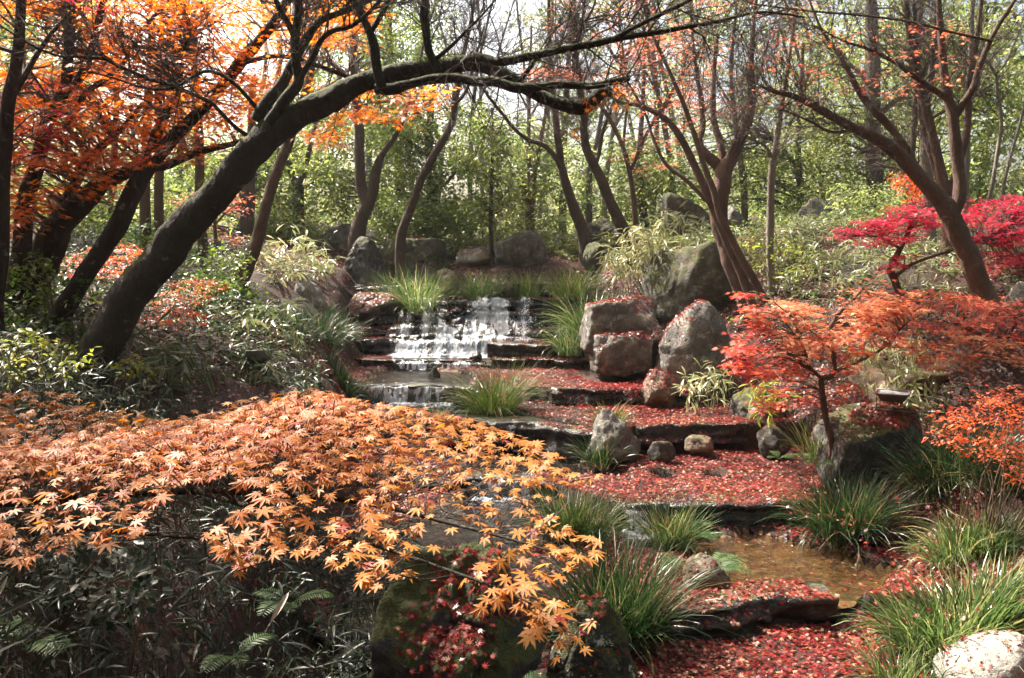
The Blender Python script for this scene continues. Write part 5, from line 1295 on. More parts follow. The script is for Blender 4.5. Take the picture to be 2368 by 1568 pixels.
for a in (
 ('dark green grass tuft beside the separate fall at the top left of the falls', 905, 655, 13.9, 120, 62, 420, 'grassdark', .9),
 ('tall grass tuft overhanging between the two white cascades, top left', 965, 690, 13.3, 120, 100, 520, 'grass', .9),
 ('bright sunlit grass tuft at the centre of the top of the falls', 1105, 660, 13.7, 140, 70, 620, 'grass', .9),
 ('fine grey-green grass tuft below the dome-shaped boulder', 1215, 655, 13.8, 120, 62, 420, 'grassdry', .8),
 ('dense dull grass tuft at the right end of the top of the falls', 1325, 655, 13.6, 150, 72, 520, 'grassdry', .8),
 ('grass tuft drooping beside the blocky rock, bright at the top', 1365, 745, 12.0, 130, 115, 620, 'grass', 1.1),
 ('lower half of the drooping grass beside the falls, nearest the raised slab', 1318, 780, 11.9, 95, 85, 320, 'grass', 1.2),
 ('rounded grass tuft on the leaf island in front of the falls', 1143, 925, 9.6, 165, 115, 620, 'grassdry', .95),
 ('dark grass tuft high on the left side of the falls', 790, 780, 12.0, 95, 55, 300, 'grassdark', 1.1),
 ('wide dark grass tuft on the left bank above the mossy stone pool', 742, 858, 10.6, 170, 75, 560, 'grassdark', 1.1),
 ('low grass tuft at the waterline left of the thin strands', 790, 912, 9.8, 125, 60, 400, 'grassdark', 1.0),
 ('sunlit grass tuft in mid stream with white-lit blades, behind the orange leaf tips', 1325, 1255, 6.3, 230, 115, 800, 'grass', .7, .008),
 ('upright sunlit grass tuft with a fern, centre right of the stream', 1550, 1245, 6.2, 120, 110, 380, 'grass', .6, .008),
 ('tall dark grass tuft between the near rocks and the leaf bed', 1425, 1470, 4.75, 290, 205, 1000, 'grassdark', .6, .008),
 ('dark grass tuft full of red leaves at the right end of the brown pool', 1960, 1230, 6.3, 270, 135, 1000, 'grassdark', .8, .008),  # dark blade colour carries the right bank's shade
 ('shadowed grass tuft under the orange shrub at the right edge', 2200, 1200, 6.5, 300, 125, 1000, 'grassdark', .8, .008),  # shade under the shrub is put into the dark blade colour
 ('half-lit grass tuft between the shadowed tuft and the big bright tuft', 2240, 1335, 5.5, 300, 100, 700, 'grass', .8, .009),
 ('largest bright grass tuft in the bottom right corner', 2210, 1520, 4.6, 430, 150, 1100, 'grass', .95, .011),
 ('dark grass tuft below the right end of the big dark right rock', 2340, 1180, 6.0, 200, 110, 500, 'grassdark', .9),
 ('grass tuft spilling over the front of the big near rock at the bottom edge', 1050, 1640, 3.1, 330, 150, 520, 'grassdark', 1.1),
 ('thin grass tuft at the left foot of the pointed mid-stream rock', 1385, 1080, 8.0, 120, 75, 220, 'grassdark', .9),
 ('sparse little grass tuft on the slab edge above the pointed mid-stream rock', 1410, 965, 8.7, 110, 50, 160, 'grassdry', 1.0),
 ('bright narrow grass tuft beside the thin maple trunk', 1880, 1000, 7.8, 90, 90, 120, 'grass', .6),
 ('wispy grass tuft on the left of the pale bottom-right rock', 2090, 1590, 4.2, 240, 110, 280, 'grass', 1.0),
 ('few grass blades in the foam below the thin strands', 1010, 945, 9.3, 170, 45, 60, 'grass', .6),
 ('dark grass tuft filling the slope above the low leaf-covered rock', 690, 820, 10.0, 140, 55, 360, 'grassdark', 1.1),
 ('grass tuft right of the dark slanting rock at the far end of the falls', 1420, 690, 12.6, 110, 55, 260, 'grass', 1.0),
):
    grass(*a)

# ------------------------------------------------------------------ leafy plants
def shrub(name, cat, label, poly, d, n, per, r, tpl, size, mat, flat=.5, droop=.3, stems=6, stem='stem', foliage='foliage', hue=None, nj=.5):
    poly = np.array(poly, float)
    cu = poly[:, 0].mean(); cv = poly[:, 1].max()
    c = P(cu, cv, (d[0] + d[1]) / 2)
    g = gz(c[0], c[1])
    o = np.array([c[0], c[1], min(g, c[2])])
    root = thing(name, label, cat, o)
    cs = sample(poly, d[0], d[1], n)
    gg = ground(cs[:, 0], cs[:, 1])
    cs[:, 2] = np.maximum(cs[:, 2], gg + .05)
    mb = MB(); spray_leaves(mb, cs, per, r, tpl, size, flat, nj, droop, hue=None if hue is None else np.clip(rng.normal(hue, .2, n), 0, 1))
    mb.build(foliage, M[mat], root, o)
    tw = MB()
    sp = np.stack([cs[:, 0].mean() + rng.normal(size=stems) * (cs[:, 0].std() * .6 + .02), cs[:, 1].mean() + rng.normal(size=stems) * .15, np.zeros(stems)], 1)
    sp[:, 2] = ground(sp[:, 0], sp[:, 1]) - .04
    for c in cs[::(7 if mat == 'azalea' else 3)]:
        i = int(np.argmin(np.linalg.norm(sp - c, axis=1) * rng.uniform(.8, 1.2, stems)))
        L = np.linalg.norm(c - sp[i])
        m1 = sp[i] + (c - sp[i]) * np.array([.35, .35, .55]) + rng.normal(size=3) * .05 * L
        p = crom(np.array([sp[i], m1, c]), 4)
        tube(tw, p, np.linspace(.0045 + .003 * L, .0014, len(p)), 4, cap=False)
    tw.build('stem', M[stem], root, o)
    return root
SASA = dict(name='bamboo_grass', cat='bamboo grass', tpl=LANCE, flat=.7, droop=.55, stem='stemgreen', nj=.7)
def sasa(label, poly, d, n, mat, per=6, r=.12, size=.17, **kw):
    a = dict(SASA); a.update(kw)
    return shrub(a['name'], a['cat'], label, poly, d, n, per, r, a['tpl'], size, mat, a['flat'], a['droop'], max(6, n // 5), a['stem'], hue=a.get('hue'), nj=a['nj'])
sasa('pale sunlit bamboo grass on the left bank above the pointed grey rock', [(580, 560), (650, 545), (730, 560), (780, 600), (720, 650), (640, 650), (590, 620)], (11.6, 13.4), 85, 'sasapale', size=.19)
sasa('bamboo grass growing along the foot of the trunks left of the black spotlight', [(640, 520), (760, 530), (760, 560), (700, 580), (620, 560)], (15, 17), 40, 'sasa', size=.2)
sasa('dry pale bamboo grass hanging over the right end of the falls top', [(1390, 590), (1440, 540), (1520, 520), (1570, 560), (1540, 620), (1480, 650), (1420, 650)], (11.9, 13.2), 110, 'sasapale', size=.19, hue=.6)
sasa('green bamboo grass behind the tilted floodlight on the boulder', [(1440, 520), (1560, 490), (1640, 520), (1650, 560), (1570, 590), (1480, 570)], (12.2, 14), 60, 'sasapale', size=.2, hue=.25)
sasa('bamboo grass clump covering the slope under the sunlit slanting boulder', [(1790, 540), (1900, 520), (1960, 540), (1950, 600), (1850, 620), (1790, 600)], (11.5, 14), 90, 'sasapale', size=.18, hue=.25)
sasa('dense shrubby bamboo grass between the thin pale trunk and the pink maple', [(1800, 600), (1950, 570), (2040, 600), (2040, 680), (1900, 700), (1800, 660)], (10.6, 12.5), 80, 'sasapale', size=.16, hue=.2)
sasa('bamboo grass under the right edge of the pink maple', [(2060, 620), (2200, 610), (2360, 640), (2360, 700), (2200, 690), (2080, 690)], (9.8, 11.5), 70, 'sasapale', size=.15, hue=.3)
sasa('bamboo grass leaves sheltering beneath the small red maple', [(1960, 800), (2120, 770), (2180, 820), (2120, 900), (1990, 900)], (7.8, 9.2), 60, 'sasapale', size=.15, hue=.4)
sasa('bamboo grass hanging in front of the broad grey-brown rock', [(2080, 930), (2180, 900), (2220, 960), (2160, 1000), (2090, 990)], (7.2, 8.0), 16, 'sasa', size=.16, hue=.7)
sasa('bamboo grass around the base of the large rounded grey boulder', [(1560, 880), (1650, 850), (1700, 870), (1680, 920), (1600, 930)], (9.0, 10), 34, 'sasapale', size=.15, hue=.35)
sasa('yellow-leaved bamboo grass beside the mossy low stone on the right bank', [(1710, 890), (1790, 870), (1830, 920), (1790, 970), (1730, 960)], (8.3, 9.2), 26, 'yellowgreen', size=.15, hue=.8)
sasa('bamboo grass wrapped round the grey floodlight on the left bank', [(530, 850), (580, 840), (640, 850), (640, 890), (560, 900)], (7.2, 8.2), 30, 'sasa', size=.17, hue=.3)
sasa('broad dark bamboo grass leaves right of the arching trunk foot', [(300, 800), (400, 780), (470, 800), (470, 880), (330, 890)], (6.0, 7.4), 34, 'sasa', size=.2, hue=.2)
sasa('withered bamboo grass on the left slope between the trunk and the grey floodlight', [(420, 700), (560, 690), (620, 740), (620, 820), (480, 830), (400, 780)], (8.2, 10), 60, 'sasa', size=.17, hue=.65)
sasa('bamboo grass on the left slope beneath the pale upright rock', [(560, 690), (640, 700), (700, 770), (660, 800), (590, 760)], (10, 11.0), 30, 'sasa', size=.17, hue=.4)
sasa('bamboo grass fringe at the foot of the back wood, centre', [(900, 540), (1130, 545), (1130, 585), (900, 580)], (16, 18.5), 70, 'yellowgreen', size=.2, hue=.35)
sasa('bamboo grass fringe at the foot of the back wood, right of the dome-shaped boulder', [(1270, 545), (1460, 540), (1460, 580), (1280, 595)], (15.8, 18), 60, 'yellowgreen', size=.2, hue=.35)
sasa('bamboo grass and dry stalks on the bare slope left of the low leaf-covered rock', [(560, 720), (660, 700), (720, 780), (680, 840), (590, 830)], (8.6, 10.2), 70, 'sasa', size=.15, hue=.5)
BR = dict(name='shrub', cat='shrub')
shrub(label='bright green leafy shrub behind the leaning brown trunk foot on the left', poly=[(480, 570), (560, 560), (590, 620), (560, 680), (480, 700), (440, 640)], d=(9.6, 11), n=90, per=10, r=.14, tpl=OVAL_W, size=.06, mat='shrub', hue=.7, **BR)
shrub(label='dark green shrub mass under the trunks at the left edge', poly=[(-60, 620), (100, 590), (200, 640), (230, 740), (150, 800), (-60, 820)], d=(6.8, 8.6), n=170, per=13, r=.16, tpl=OVAL_W, size=.055, mat='shrub', hue=.4, **BR)
shrub(label='pale yellow-green shrub left of the arching trunk foot', poly=[(-40, 800), (60, 770), (170, 790), (200, 850), (120, 890), (-40, 890)], d=(5.0, 6.4), n=70, per=9, r=.12, tpl=OVAL_W, size=.05, mat='yellowgreen', hue=.6, **BR)
shrub(label='small pale shrub right of the arching trunk foot', poly=[(270, 830), (320, 820), (350, 850), (320, 880), (270, 870)], d=(5.6, 6.2), n=14, per=8, r=.08, tpl=OVAL_W, size=.045, mat='yellowgreen', hue=.6, **BR)
shrub(label='leafy green shrub on the slope between the arching trunk and the pale rock', poly=[(430, 640), (560, 640), (620, 700), (560, 740), (440, 720)], d=(9, 10.4), n=80, per=10, r=.14, tpl=OVAL_W, size=.055, mat='shrub', hue=.55, **BR)
shrub(label='low evergreen shrub at the foot of the back wood, left of the broad dark evergreen', poly=[(850, 470), (960, 460), (1060, 480), (1060, 550), (900, 560)], d=(15.8, 17.2), n=110, per=26, r=.3, tpl=DIAMOND, size=.09, mat='ever', hue=.45, **BR)
shrub(label='low evergreen shrub behind the dome-shaped boulder', poly=[(1100, 470), (1230, 460), (1320, 490), (1320, 560), (1120, 560)], d=(16.5, 18.5), n=110, per=26, r=.3, tpl=DIAMOND, size=.09, mat='evergold', hue=.55, **BR)
shrub(label='sunlit pale-leaved bush in front of the thin pale trunk on the right slope', poly=[(1690, 560), (1770, 540), (1870, 560), (1890, 640), (1790, 650), (1700, 630)], d=(10.9, 12.6), n=80, per=11, r=.15, tpl=OVAL_W, size=.05, mat='yellowgreen', hue=.5, **BR)
shrub(label='yellow-green bush between the slanting boulder and the tall mottled trunk', poly=[(1880, 440), (2000, 420), (2120, 440), (2140, 520), (1990, 520)], d=(14, 16), n=90, per=22, r=.28, tpl=DIAMOND, size=.09, mat='evergold', hue=.5, **BR)
shrub(label='rust-red bush behind the large forked tree', poly=[(2060, 410), (2150, 400), (2180, 460), (2100, 470)], d=(13, 14), n=40, per=18, r=.2, tpl=OVAL, size=.07, mat='azalea', hue=.2, **BR)
shrub(label='dark green bush at the left edge of the wood floor behind the twin straight trunks', poly=[(230, 540), (330, 520), (460, 560), (440, 640), (300, 650)], d=(11, 13), n=90, per=16, r=.2, tpl=OVAL_W, size=.07, mat='shrub', hue=.45, **BR)
shrub(label='bushy green undergrowth clump under the back left boulder', poly=[(560, 520), (680, 480), (740, 520), (700, 570), (580, 570)], d=(15.2, 17), n=80, per=22, r=.28, tpl=DIAMOND, size=.09, mat='evergold', hue=.4, **BR)
AZ = dict(name='azalea_shrub', cat='shrub', tpl=OVAL_W, mat='azalea')
shrub(label='orange azalea behind the arching trunk, its flat layers left of the twin straight trunks', poly=[(120, 600), (200, 575), (300, 560), (350, 590), (330, 640), (240, 640), (150, 640)], d=(8.4, 9.6), n=90, per=14, r=.15, size=.04, flat=.16, hue=.35, **AZ)
shrub(label='orange azalea right of the arching trunk, below the coral-red maple', poly=[(370, 660), (450, 640), (510, 660), (480, 690), (400, 720), (340, 740)], d=(7.6, 8.6), n=50, per=13, r=.13, size=.036, flat=.16, hue=.45, **AZ)
shrub(label='low orange azalea in the shade right of the arching trunk foot', poly=[(320, 740), (420, 710), (500, 730), (450, 760), (340, 790)], d=(7.2, 8.2), n=36, per=11, r=.12, size=.036, flat=.16, hue=.35, **AZ)
shrub(label='orange-red azalea leaning in from the right edge in front of the pale rock', poly=[(2170, 950), (2250, 920), (2320, 890), (2400, 900), (2400, 1130), (2320, 1110), (2260, 1060), (2170, 1020)], d=(5.0, 6.0), n=130, per=13, r=.10, size=.032, flat=.3, hue=.35, **AZ)
# the dark bamboo-grass field of the left foreground: ground cover nobody could count
mb = MB(); tw = MB()
n = 2100
x = rng.uniform(-3.6, -.75, n); y = rng.uniform(2.1, 5.8, n)
x = x - np.maximum(0, rng.random(n) - .7) * .6
z0 = ground(x, y)
hh = rng.uniform(.08, .42, n)
cs = np.stack([x, y, z0 + hh], 1)
idx = np.repeat(np.arange(n), 5)
m = len(idx)
off = rdir(m) * np.array([.07, .07, .03])
nr = rdir(m) * .8 + np.array([0, 0, .8]); hd = rdir(m) + np.array([.15, -.2, -.1])
scatter(mb, oval_tpl(.06, 4, .35, .3), cs[idx] + off, nr, hd, rng.uniform(.05, .16, m), np.clip(rng.beta(1.1, 2.6, m) , 0, 1))
for i in range(0, n, 2):
    p = np.array([[x[i] + rng.normal() * .05, y[i], z0[i] - .03], [x[i], y[i], z0[i] + hh[i] * .6], [x[i] + rng.normal() * .03, y[i] - .02, z0[i] + hh[i] + .05]])
    tube(mb, p, [.0028, .0024, .0015], 4, a=.85, cap=False)
tag(mb.build('bamboo_ground_cover', M['sasashade']), 'dark tangle of bamboo grass covering the left foreground bank', kind='stuff')
shrub(label='dark glossy holly-like bush low in the bottom left', poly=[(60, 1290), (220, 1240), (330, 1270), (340, 1420), (200, 1480), (80, 1420)], d=(2.7, 3.4), n=60, per=7, r=.07, tpl=OVAL_W, size=.05, mat='sasashade', hue=.05, **BR)
# low undergrowth over the banks, too tangled to count
def undergrowth(label, n, fx, fy, keepf, tpl, mat, hmax, size, per, a=1.2, b=2.0):
    x = rng.uniform(*fx, n); y = rng.uniform(*fy, n)
    k = keepf(x, y) & (fbm(np.stack([x * .9, y * .9, 0 * x], -1), 3, 33) > -.25)
    x, y = x[k], y[k]; z0 = ground(x, y); m0 = len(x)
    hh = rng.uniform(.04, 1, m0) ** 1.3 * hmax * np.clip(.6 + .6 * fbm(np.stack([x * .8, y * .8, 0 * x + 4], -1), 2, 35), .2, 1.3)
    cs = np.stack([x, y, z0 + hh], 1); idx = np.repeat(np.arange(m0), per); m = len(idx)
    mb = MB()
    scatter(mb, tpl, cs[idx] + rdir(m) * np.array([.09, .09, .05]), rdir(m) * .7 + np.array([0, 0, .9]), rdir(m) + np.array([0, 0, -.2]), rng.uniform(*size, m), np.clip(.6 * rng.beta(a, b, m0)[idx] + .4 * rng.random(m), 0, 1))
    for i in range(0, m0, 4):
        tube(mb, np.array([[x[i], y[i], z0[i] - .03], [x[i], y[i], z0[i] + hh[i] + .03]]), [.003, .0015], 3, a=.85, cap=False)
    tag(mb.build('undergrowth', M[mat]), label, kind='stuff')
xr_ = lambda y: np.interp(y, *XR); xl_ = lambda y: np.interp(y, *XL)
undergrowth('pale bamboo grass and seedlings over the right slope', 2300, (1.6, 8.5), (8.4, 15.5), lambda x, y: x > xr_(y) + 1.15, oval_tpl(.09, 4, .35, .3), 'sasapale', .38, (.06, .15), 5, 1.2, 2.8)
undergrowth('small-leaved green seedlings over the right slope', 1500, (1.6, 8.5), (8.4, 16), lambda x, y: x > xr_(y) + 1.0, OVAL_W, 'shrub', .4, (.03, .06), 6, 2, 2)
undergrowth('dark bamboo grass and seedlings over the left slope', 3600, (-7, -1.6), (5.6, 14.5), lambda x, y: x < xl_(y) - .55 - np.clip(y - 9.5, 0, 1) * 1.3, oval_tpl(.08, 4, .35, .3), 'sasashade', .30, (.06, .15), 5, 1.3, 2.4)
undergrowth('small-leaved green seedlings over the left slope', 2600, (-7, -1.6), (5.6, 15), lambda x, y: x < xl_(y) - .55 - np.clip(y - 9.5, 0, 1) * 1.3, OVAL_W, 'shrubshade', .34, (.03, .06), 6, 1.6, 2)
undergrowth('bright undergrowth on the floor of the back wood', 5200, (-9, 10), (15.6, 21.5), lambda x, y: y > 15.6, oval_tpl(.12, 3, .35, .3), 'evergold', .55, (.08, .18), 6, 2, 2)
undergrowth('shaded seedlings under the azalea on the right bank', 900, (3.4, 7), (4.8, 8.6), lambda x, y: x > xr_(y) + .7, OVAL_W, 'sasashade', .3, (.03, .07), 6)
# one pale curled dead leaf in the dark field
mb = MB()
p = P(np.array([625]), np.array([1440]), np.array([2.9]))
scatter(mb, oval_tpl(.11, 6, .25, .5), p, np.array([[.2, -.8, .5]]), np.array([[.45, 0, .9]]), .13, np.array([1.0]))
tag(mb.build('dead_leaf', plain_mat('dead_leaf_pale', (.42, .36, .30), .6), None, p[0]), 'long pale curled dead leaf sticking up from the dark bamboo grass', 'leaf')

# ------------------------------------------------------------------ ferns
def fern(label, u, v, d, n, L, lo=-180, hi=180, up=.7):
    c = P(u, v, d)
    g = max(gz(c[0], c[1]), c[2] - .08)
    o = np.array([c[0], c[1], g])
    root = thing('fern', label, 'fern', o)
    for i in range(n):
        a = math.radians(rng.uniform(lo, hi)); l = L * rng.uniform(.75, 1.2)
        t = np.linspace(0, 1, 20)
        th = .5 / up + 1.2 * t
        hx = np.cumsum(np.sin(th)) * l / 20; hz = np.cumsum(np.cos(th)) * l / 20
        p = np.stack([c[0] + math.cos(a) * hx, c[1] + math.sin(a) * hx, g + hz], -1)
        mb = MB(); tube(mb, p, np.linspace(.003, .001, 20), 3, a=.5, cap=False)
        tan = norm(np.gradient(p, axis=0)); side = np.array([-math.sin(a), math.cos(a), 0.]); nn = np.cross(side, tan) * -1
        for sg in (-1, 1):
            k = np.arange(3, 20)
            wl = l * .30 * np.sin(np.pi * np.clip((1 - t[k]) * .82 + .1, 0, 1)) 
            scatter(mb, oval_tpl(.065, 3, .1, .2), p[k], np.abs(1) * nn[k] + rdir(len(k)) * .12, side * sg + tan[k] * .45, wl, np.clip(.5 + .25 * rng.normal(size=len(k)), 0, 1))
        mb.build('frond', M['fern'], root, o)
for a in (('pale fern in the upright sunlit grass tuft', 1600, 1225, 6.1, 4, .28, -60, 60), ('white-lit fern arching over the small round mossy stone', 1640, 1305, 5.5, 6, .30, -70, 200),
          ('sunlit fern at the left of the small round mossy stone', 1580, 1300, 5.6, 4, .24, 90, 230), ('fern beside the foot of the thin maple trunk', 1890, 1060, 7.3, 6, .26),
          ('fern in front of the small dark stone near the maple', 1800, 1045, 7.7, 5, .2), ('fern between the two near rocks at the bottom edge', 1190, 1560, 3.3, 5, .17, -120, 40),
          ('dark fern at the bottom left corner', 50, 1460, 2.8, 5, .22), ('fern in the dark bamboo grass right of the pale dead leaf', 670, 1360, 3.3, 4, .2), ('fern low in the bamboo grass left of the pale dead leaf', 540, 1480, 3.0, 4, .18)):
    fern(*a)

# ------------------------------------------------------------------ lamps
def box_mesh(mb, c, size, R=np.eye(3), bevel=.004):
    sx, sy, sz = np.array(size) / 2
    b = min(bevel, sx * .4, sy * .4, sz * .4)
    v = []; 
    # bevelled box: 24 points, built as three nested boxes' hull
    pts = []
    for x in (-1, 1):
        for y in (-1, 1):
            for z in (-1, 1):
                pts += [(x * sx, y * (sy - b), z * (sz - b)), (x * (sx - b), y * sy, z * (sz - b)), (x * (sx - b), y * (sy - b), z * sz)]
    import bmesh
    bm = bmesh.new()
    for p in pts: bm.verts.new(p)
    r = bmesh.ops.convex_hull(bm, input=bm.verts)
    bmesh.ops.triangulate(bm, faces=bm.faces)
    bm.verts.index_update()
    V = np.array([q.co[:] for q in bm.verts]); T = np.array([[q.index for q in f.verts] for f in bm.faces])
    bm.free()
    mb.add(V @ np.array(R).T + c, T)
def frustum(mb, c, a0, b0, a1, b1, h, R=np.eye(3)):
    """open-topped tray: bottom a0 x b0, top a1 x b1, height h"""
    v = np.array([(-a0, -b0, 0), (a0, -b0, 0), (a0, b0, 0), (-a0, b0, 0), (-a1, -b1, h), (a1, -b1, h), (a1, b1, h), (-a1, b1, h)]) * np.array([.5, .5, 1])
    q = [(3, 2, 1, 0), (0, 1, 5, 4), (1, 2, 6, 5), (2, 3, 7, 6), (3, 0, 4, 7)]
    mb.add(v @ np.array(R).T + c, None, q)
def rot(ax, deg):
    a = math.radians(deg); c, s = math.cos(a), math.sin(a)
    return np.array([[1, 0, 0], [0, c, -s], [0, s, c]]) if ax == 'x' else np.array([[c, 0, s], [0, 1, 0], [-s, 0, c]]) if ax == 'y' else np.array([[c, -s, 0], [s, c, 0], [0, 0, 1]])
def floodlight(label, base, w, R, yaw, mat, leg=.10, fins=True):
    """square garden floodlight: tray housing with a rim and glass on a bent bracket"""
    base = np.array(base, float)
    root = thing('floodlight', label, 'floodlight', base)
    Z = rot('z', yaw)
    hc = base + np.array([0, 0, leg])
    dp = w * .75
    mb = MB(); frustum(mb, hc, w * .62, dp * .58, w * .95, dp * .95, w * .26, R)
    h = mb.build('housing', M[mat], root, base)
    mb = MB()
    up = R @ np.array([0, 0, w * .26])
    t = w * .075
    for cx, cy, sx, sy in ((0, dp / 2 - t / 2, w, t), (0, -dp / 2 + t / 2, w, t), (w / 2 - t / 2, 0, t, dp - 2 * t), (-w / 2 + t / 2, 0, t, dp - 2 * t)):
        box_mesh(mb, hc + up + R @ np.array([cx, cy, 0]), (sx, sy, w * .06), R)
    mb.build('rim', M[mat], h, base)
    mb = MB(); box_mesh(mb, hc + up * .93, (w - 2 * t, dp - 2 * t, .004), R, .001); mb.build('glass', M['glass'], root, base)
    if fins:
        mb = MB()
        for k in range(7): box_mesh(mb, hc - up * .10 + R @ np.array([(k - 3) * w * .08, 0, 0]), (w * .025, dp * .5, w * .10), R, .001)
        mb.build('cooling_block', M['black'], root, base)
    mb = MB()
    for sg in (-1, 1):
        box_mesh(mb, base + Z @ np.array([sg * w * .46, 0, leg * .62]), (w * .03, w * .13, leg * 1.25), Z, .001)
    mb2 = MB(); box_mesh(mb2, base + Z @ np.array([0, 0, .006]), (w * .95, w * .13, .008), Z, .001)
    V, T, Q = mb2.arrays(); mb.add(V, T)
    mb.build('bracket', M[mat], root, base)
    mb = MB()
    p = np.array([hc + np.array([0, -.02, -.01]), hc + np.array([-.03, -.07, -.05]), base + np.array([-.04, -.10, .015]), base + np.array([.03, -.06, .01]), base + np.array([.16, .02, .004])])
    p = crom(p, 6); tube(mb, p, np.full(len(p), .004), 6); mb.build('cable', M['black'], root, base, smooth=True)
    return root
ALLV = []; ALLF = []; k = 0; ROCKF = []
for V, F in SOLID:
    ROCKF.append((sum(len(x) for x in ALLF), sum(len(x) for x in ALLF) + len(F)))
    ALLV.append(V); ALLF.append(F + k); k += len(V)
BVH = BVHTree.FromPolygons(np.concatenate(ALLV).tolist(), np.concatenate(ALLF).tolist())
def top_at(x, y, z=9.0):
    h = BVH.ray_cast(Vector((x, y, z)), Vector((0, 0, -1)))
    return (h[0].z, h[1]) if h[0] is not None else (gz(x, y), Vector((0, 0, 1)))
def on_top(u, v, d):
    c = P(u, v, d); z, _ = top_at(c[0], c[1]); return (c[0], c[1], z)
def along_view(u, v):
    """where the sight line through u, v meets ground or rock"""
    a = P(u, v, 1.0); o = Vector((0, 0, CAMZ)); h = BVH.ray_cast(o, (Vector(a) - o).normalized())
    return h[0]
b = along_view(2062, 950)
floodlight('bronze floodlight with fallen leaves on its upturned glass, on the big dark right rock', b, .30, rot('z', -28) @ rot('x', 4), -28, 'lampbrown', .10)
b = along_view(1602, 566)
b = (b.x, b.y + .12, b.z + .02)
floodlight('light grey floodlight tilted towards the viewer on top of the huge mossy boulder', b, .27, rot('z', -14) @ rot('x', 34), -14, 'lamplight', .09, False)
b = along_view(600, 868)
floodlight('grey floodlight seen from its ribbed back among bamboo grass on the left bank', b, .25, rot('z', 25) @ rot('x', -35), 25, 'lamp', .14)
# black spotlight on a small box
b = np.array(on_top(868, 548, 15.8))
root = thing('spotlight', 'small black can spotlight on a box beside the dark double-stemmed tree', 'spotlight', b)
mb = MB(); box_mesh(mb, b + np.array([.03, 0, .04]), (.24, .16, .09), rot('z', 18)); mb.build('junction_box', M['lamp'], root, b)
mb = MB(); tube(mb, np.array([b + (0, 0, .08), b + (0, 0, .14), b + (0, 0, .19)]), [.018, .018, .02], 10); mb.build('swivel_post', M['lamp'], root, b, smooth=True)
ax = norm(np.array([.35, -.45, .9])); p0 = b + np.array([-.02, 0, .19])
mb = MB(); tube(mb, np.array([p0 - ax * .03, p0, p0 + ax * .1, p0 + ax * .20]), [.03, .062, .066, .068], 20); can = mb.build('lamp_can', M['black'], root, b, smooth=True)
mb = MB(); tube(mb, np.array([p0 + ax * .195, p0 + ax * .205, p0 + ax * .225]), [.076, .078, .078], 20, cap=False); mb.build('rim', M['black'], can, b, smooth=True)
mb = MB(); tube(mb, np.array([p0 + ax * .223, p0 + ax * .230]), [.056, .054], 20); mb.build('lens', M['glass'], root, b, smooth=True)

# ------------------------------------------------------------------ fallen leaves
def litter_mask(x, y):
    w = wetness(x, y)
    m = np.ones_like(x)
    m *= 1 - sstep(-.10, .12, w) * .97
    left = np.interp(y, *XL) - x
    m *= np.where(left > .1, np.where(y > 9, .8, .35), 1)
    right = x - np.interp(y, *XR)
    m *= np.where(right > 1.2, .8, 1)
    m *= np.clip(1 - (y - 15.5) / 6, .12, 1)
    patch = fbm(np.stack([x * 1.4, y * 1.4, 0 * x], -1), 3, 91)
    m *= np.clip(.95 + .5 * patch, .25, 1)
    return m
RK0, RK1 = ROCKF[1][0], ROCKF[len(ROCKS)][1]
def drop(n, x0, x1, y0, y1, seed, mask=True, zmin=None):
    r = np.random.default_rng(seed)
    x = r.uniform(x0, x1, n); y = r.uniform(y0, y1, n)
    if mask:
        k = r.random(n) < litter_mask(x, y); x, y = x[k], y[k]
    out = []
    for a, b_ in zip(x, y):
        h = BVH.ray_cast(Vector((a, b_, 9)), Vector((0, 0, -1)))
        if h[0] is None: continue
        if h[1].z < .45: continue
        if RK0 <= h[2] < RK1 and r.random() < .88: continue
        out.append((a, b_, h[0].z, *h[1]))
    return np.array(out)
def lay(mb, q, lift, size, rnd, tilt, tpl):
    m = len(q)
    pos = q[:, :3] + np.stack([0 * lift, 0 * lift, lift], 1)
    nr = q[:, 3:] + rdir(m) * tilt
    scatter(mb, tpl, pos, nr, rdir(m), size, rnd)
mb = MB()
for (x0, x1, y0, y1, den, seed) in ((.4, 3.6, 3.6, 6.0, 4300, 1), (-1.6, 4.2, 6.0, 9.0, 3000, 2), (-2.8, 4.6, 9.0, 12.0, 1500, 3), (-4.5, 5.5, 12.0, 16.0, 700, 4), (-7, 8, 16, 22, 90, 5), (-3.4, .4, 3.4, 6, 900, 6), (-4.5, -1.4, 6, 9.2, 900, 7), (4.2, 6.5, 5, 9, 500, 8)):
    n = int(den * (x1 - x0) * (y1 - y0))
    q = drop(n, x0, x1, y0, y1, seed)
    m = len(q)
    cl = vnoise(np.stack([q[:, 0] * 1.1, q[:, 1] * 1.1, 0 * q[:, 0]], -1), 71)
    rnd = np.clip(.42 + .25 * rng.normal(size=m) + .12 * cl, 0, 1)
    rnd[rng.random(m) < .07] = 1.0
    far = (y0 > 9)
    lift = rng.uniform(.002, .028, m)
    lay(mb, q, lift, rng.uniform(.015, .033, m) * (1.2 if far else 1), rnd, .42, MAPLE_5 if far else MAPLE_LO)
tag(mb.build('fallen_leaves', M['litter']), 'thick carpet of fallen red maple leaves', kind='stuff')
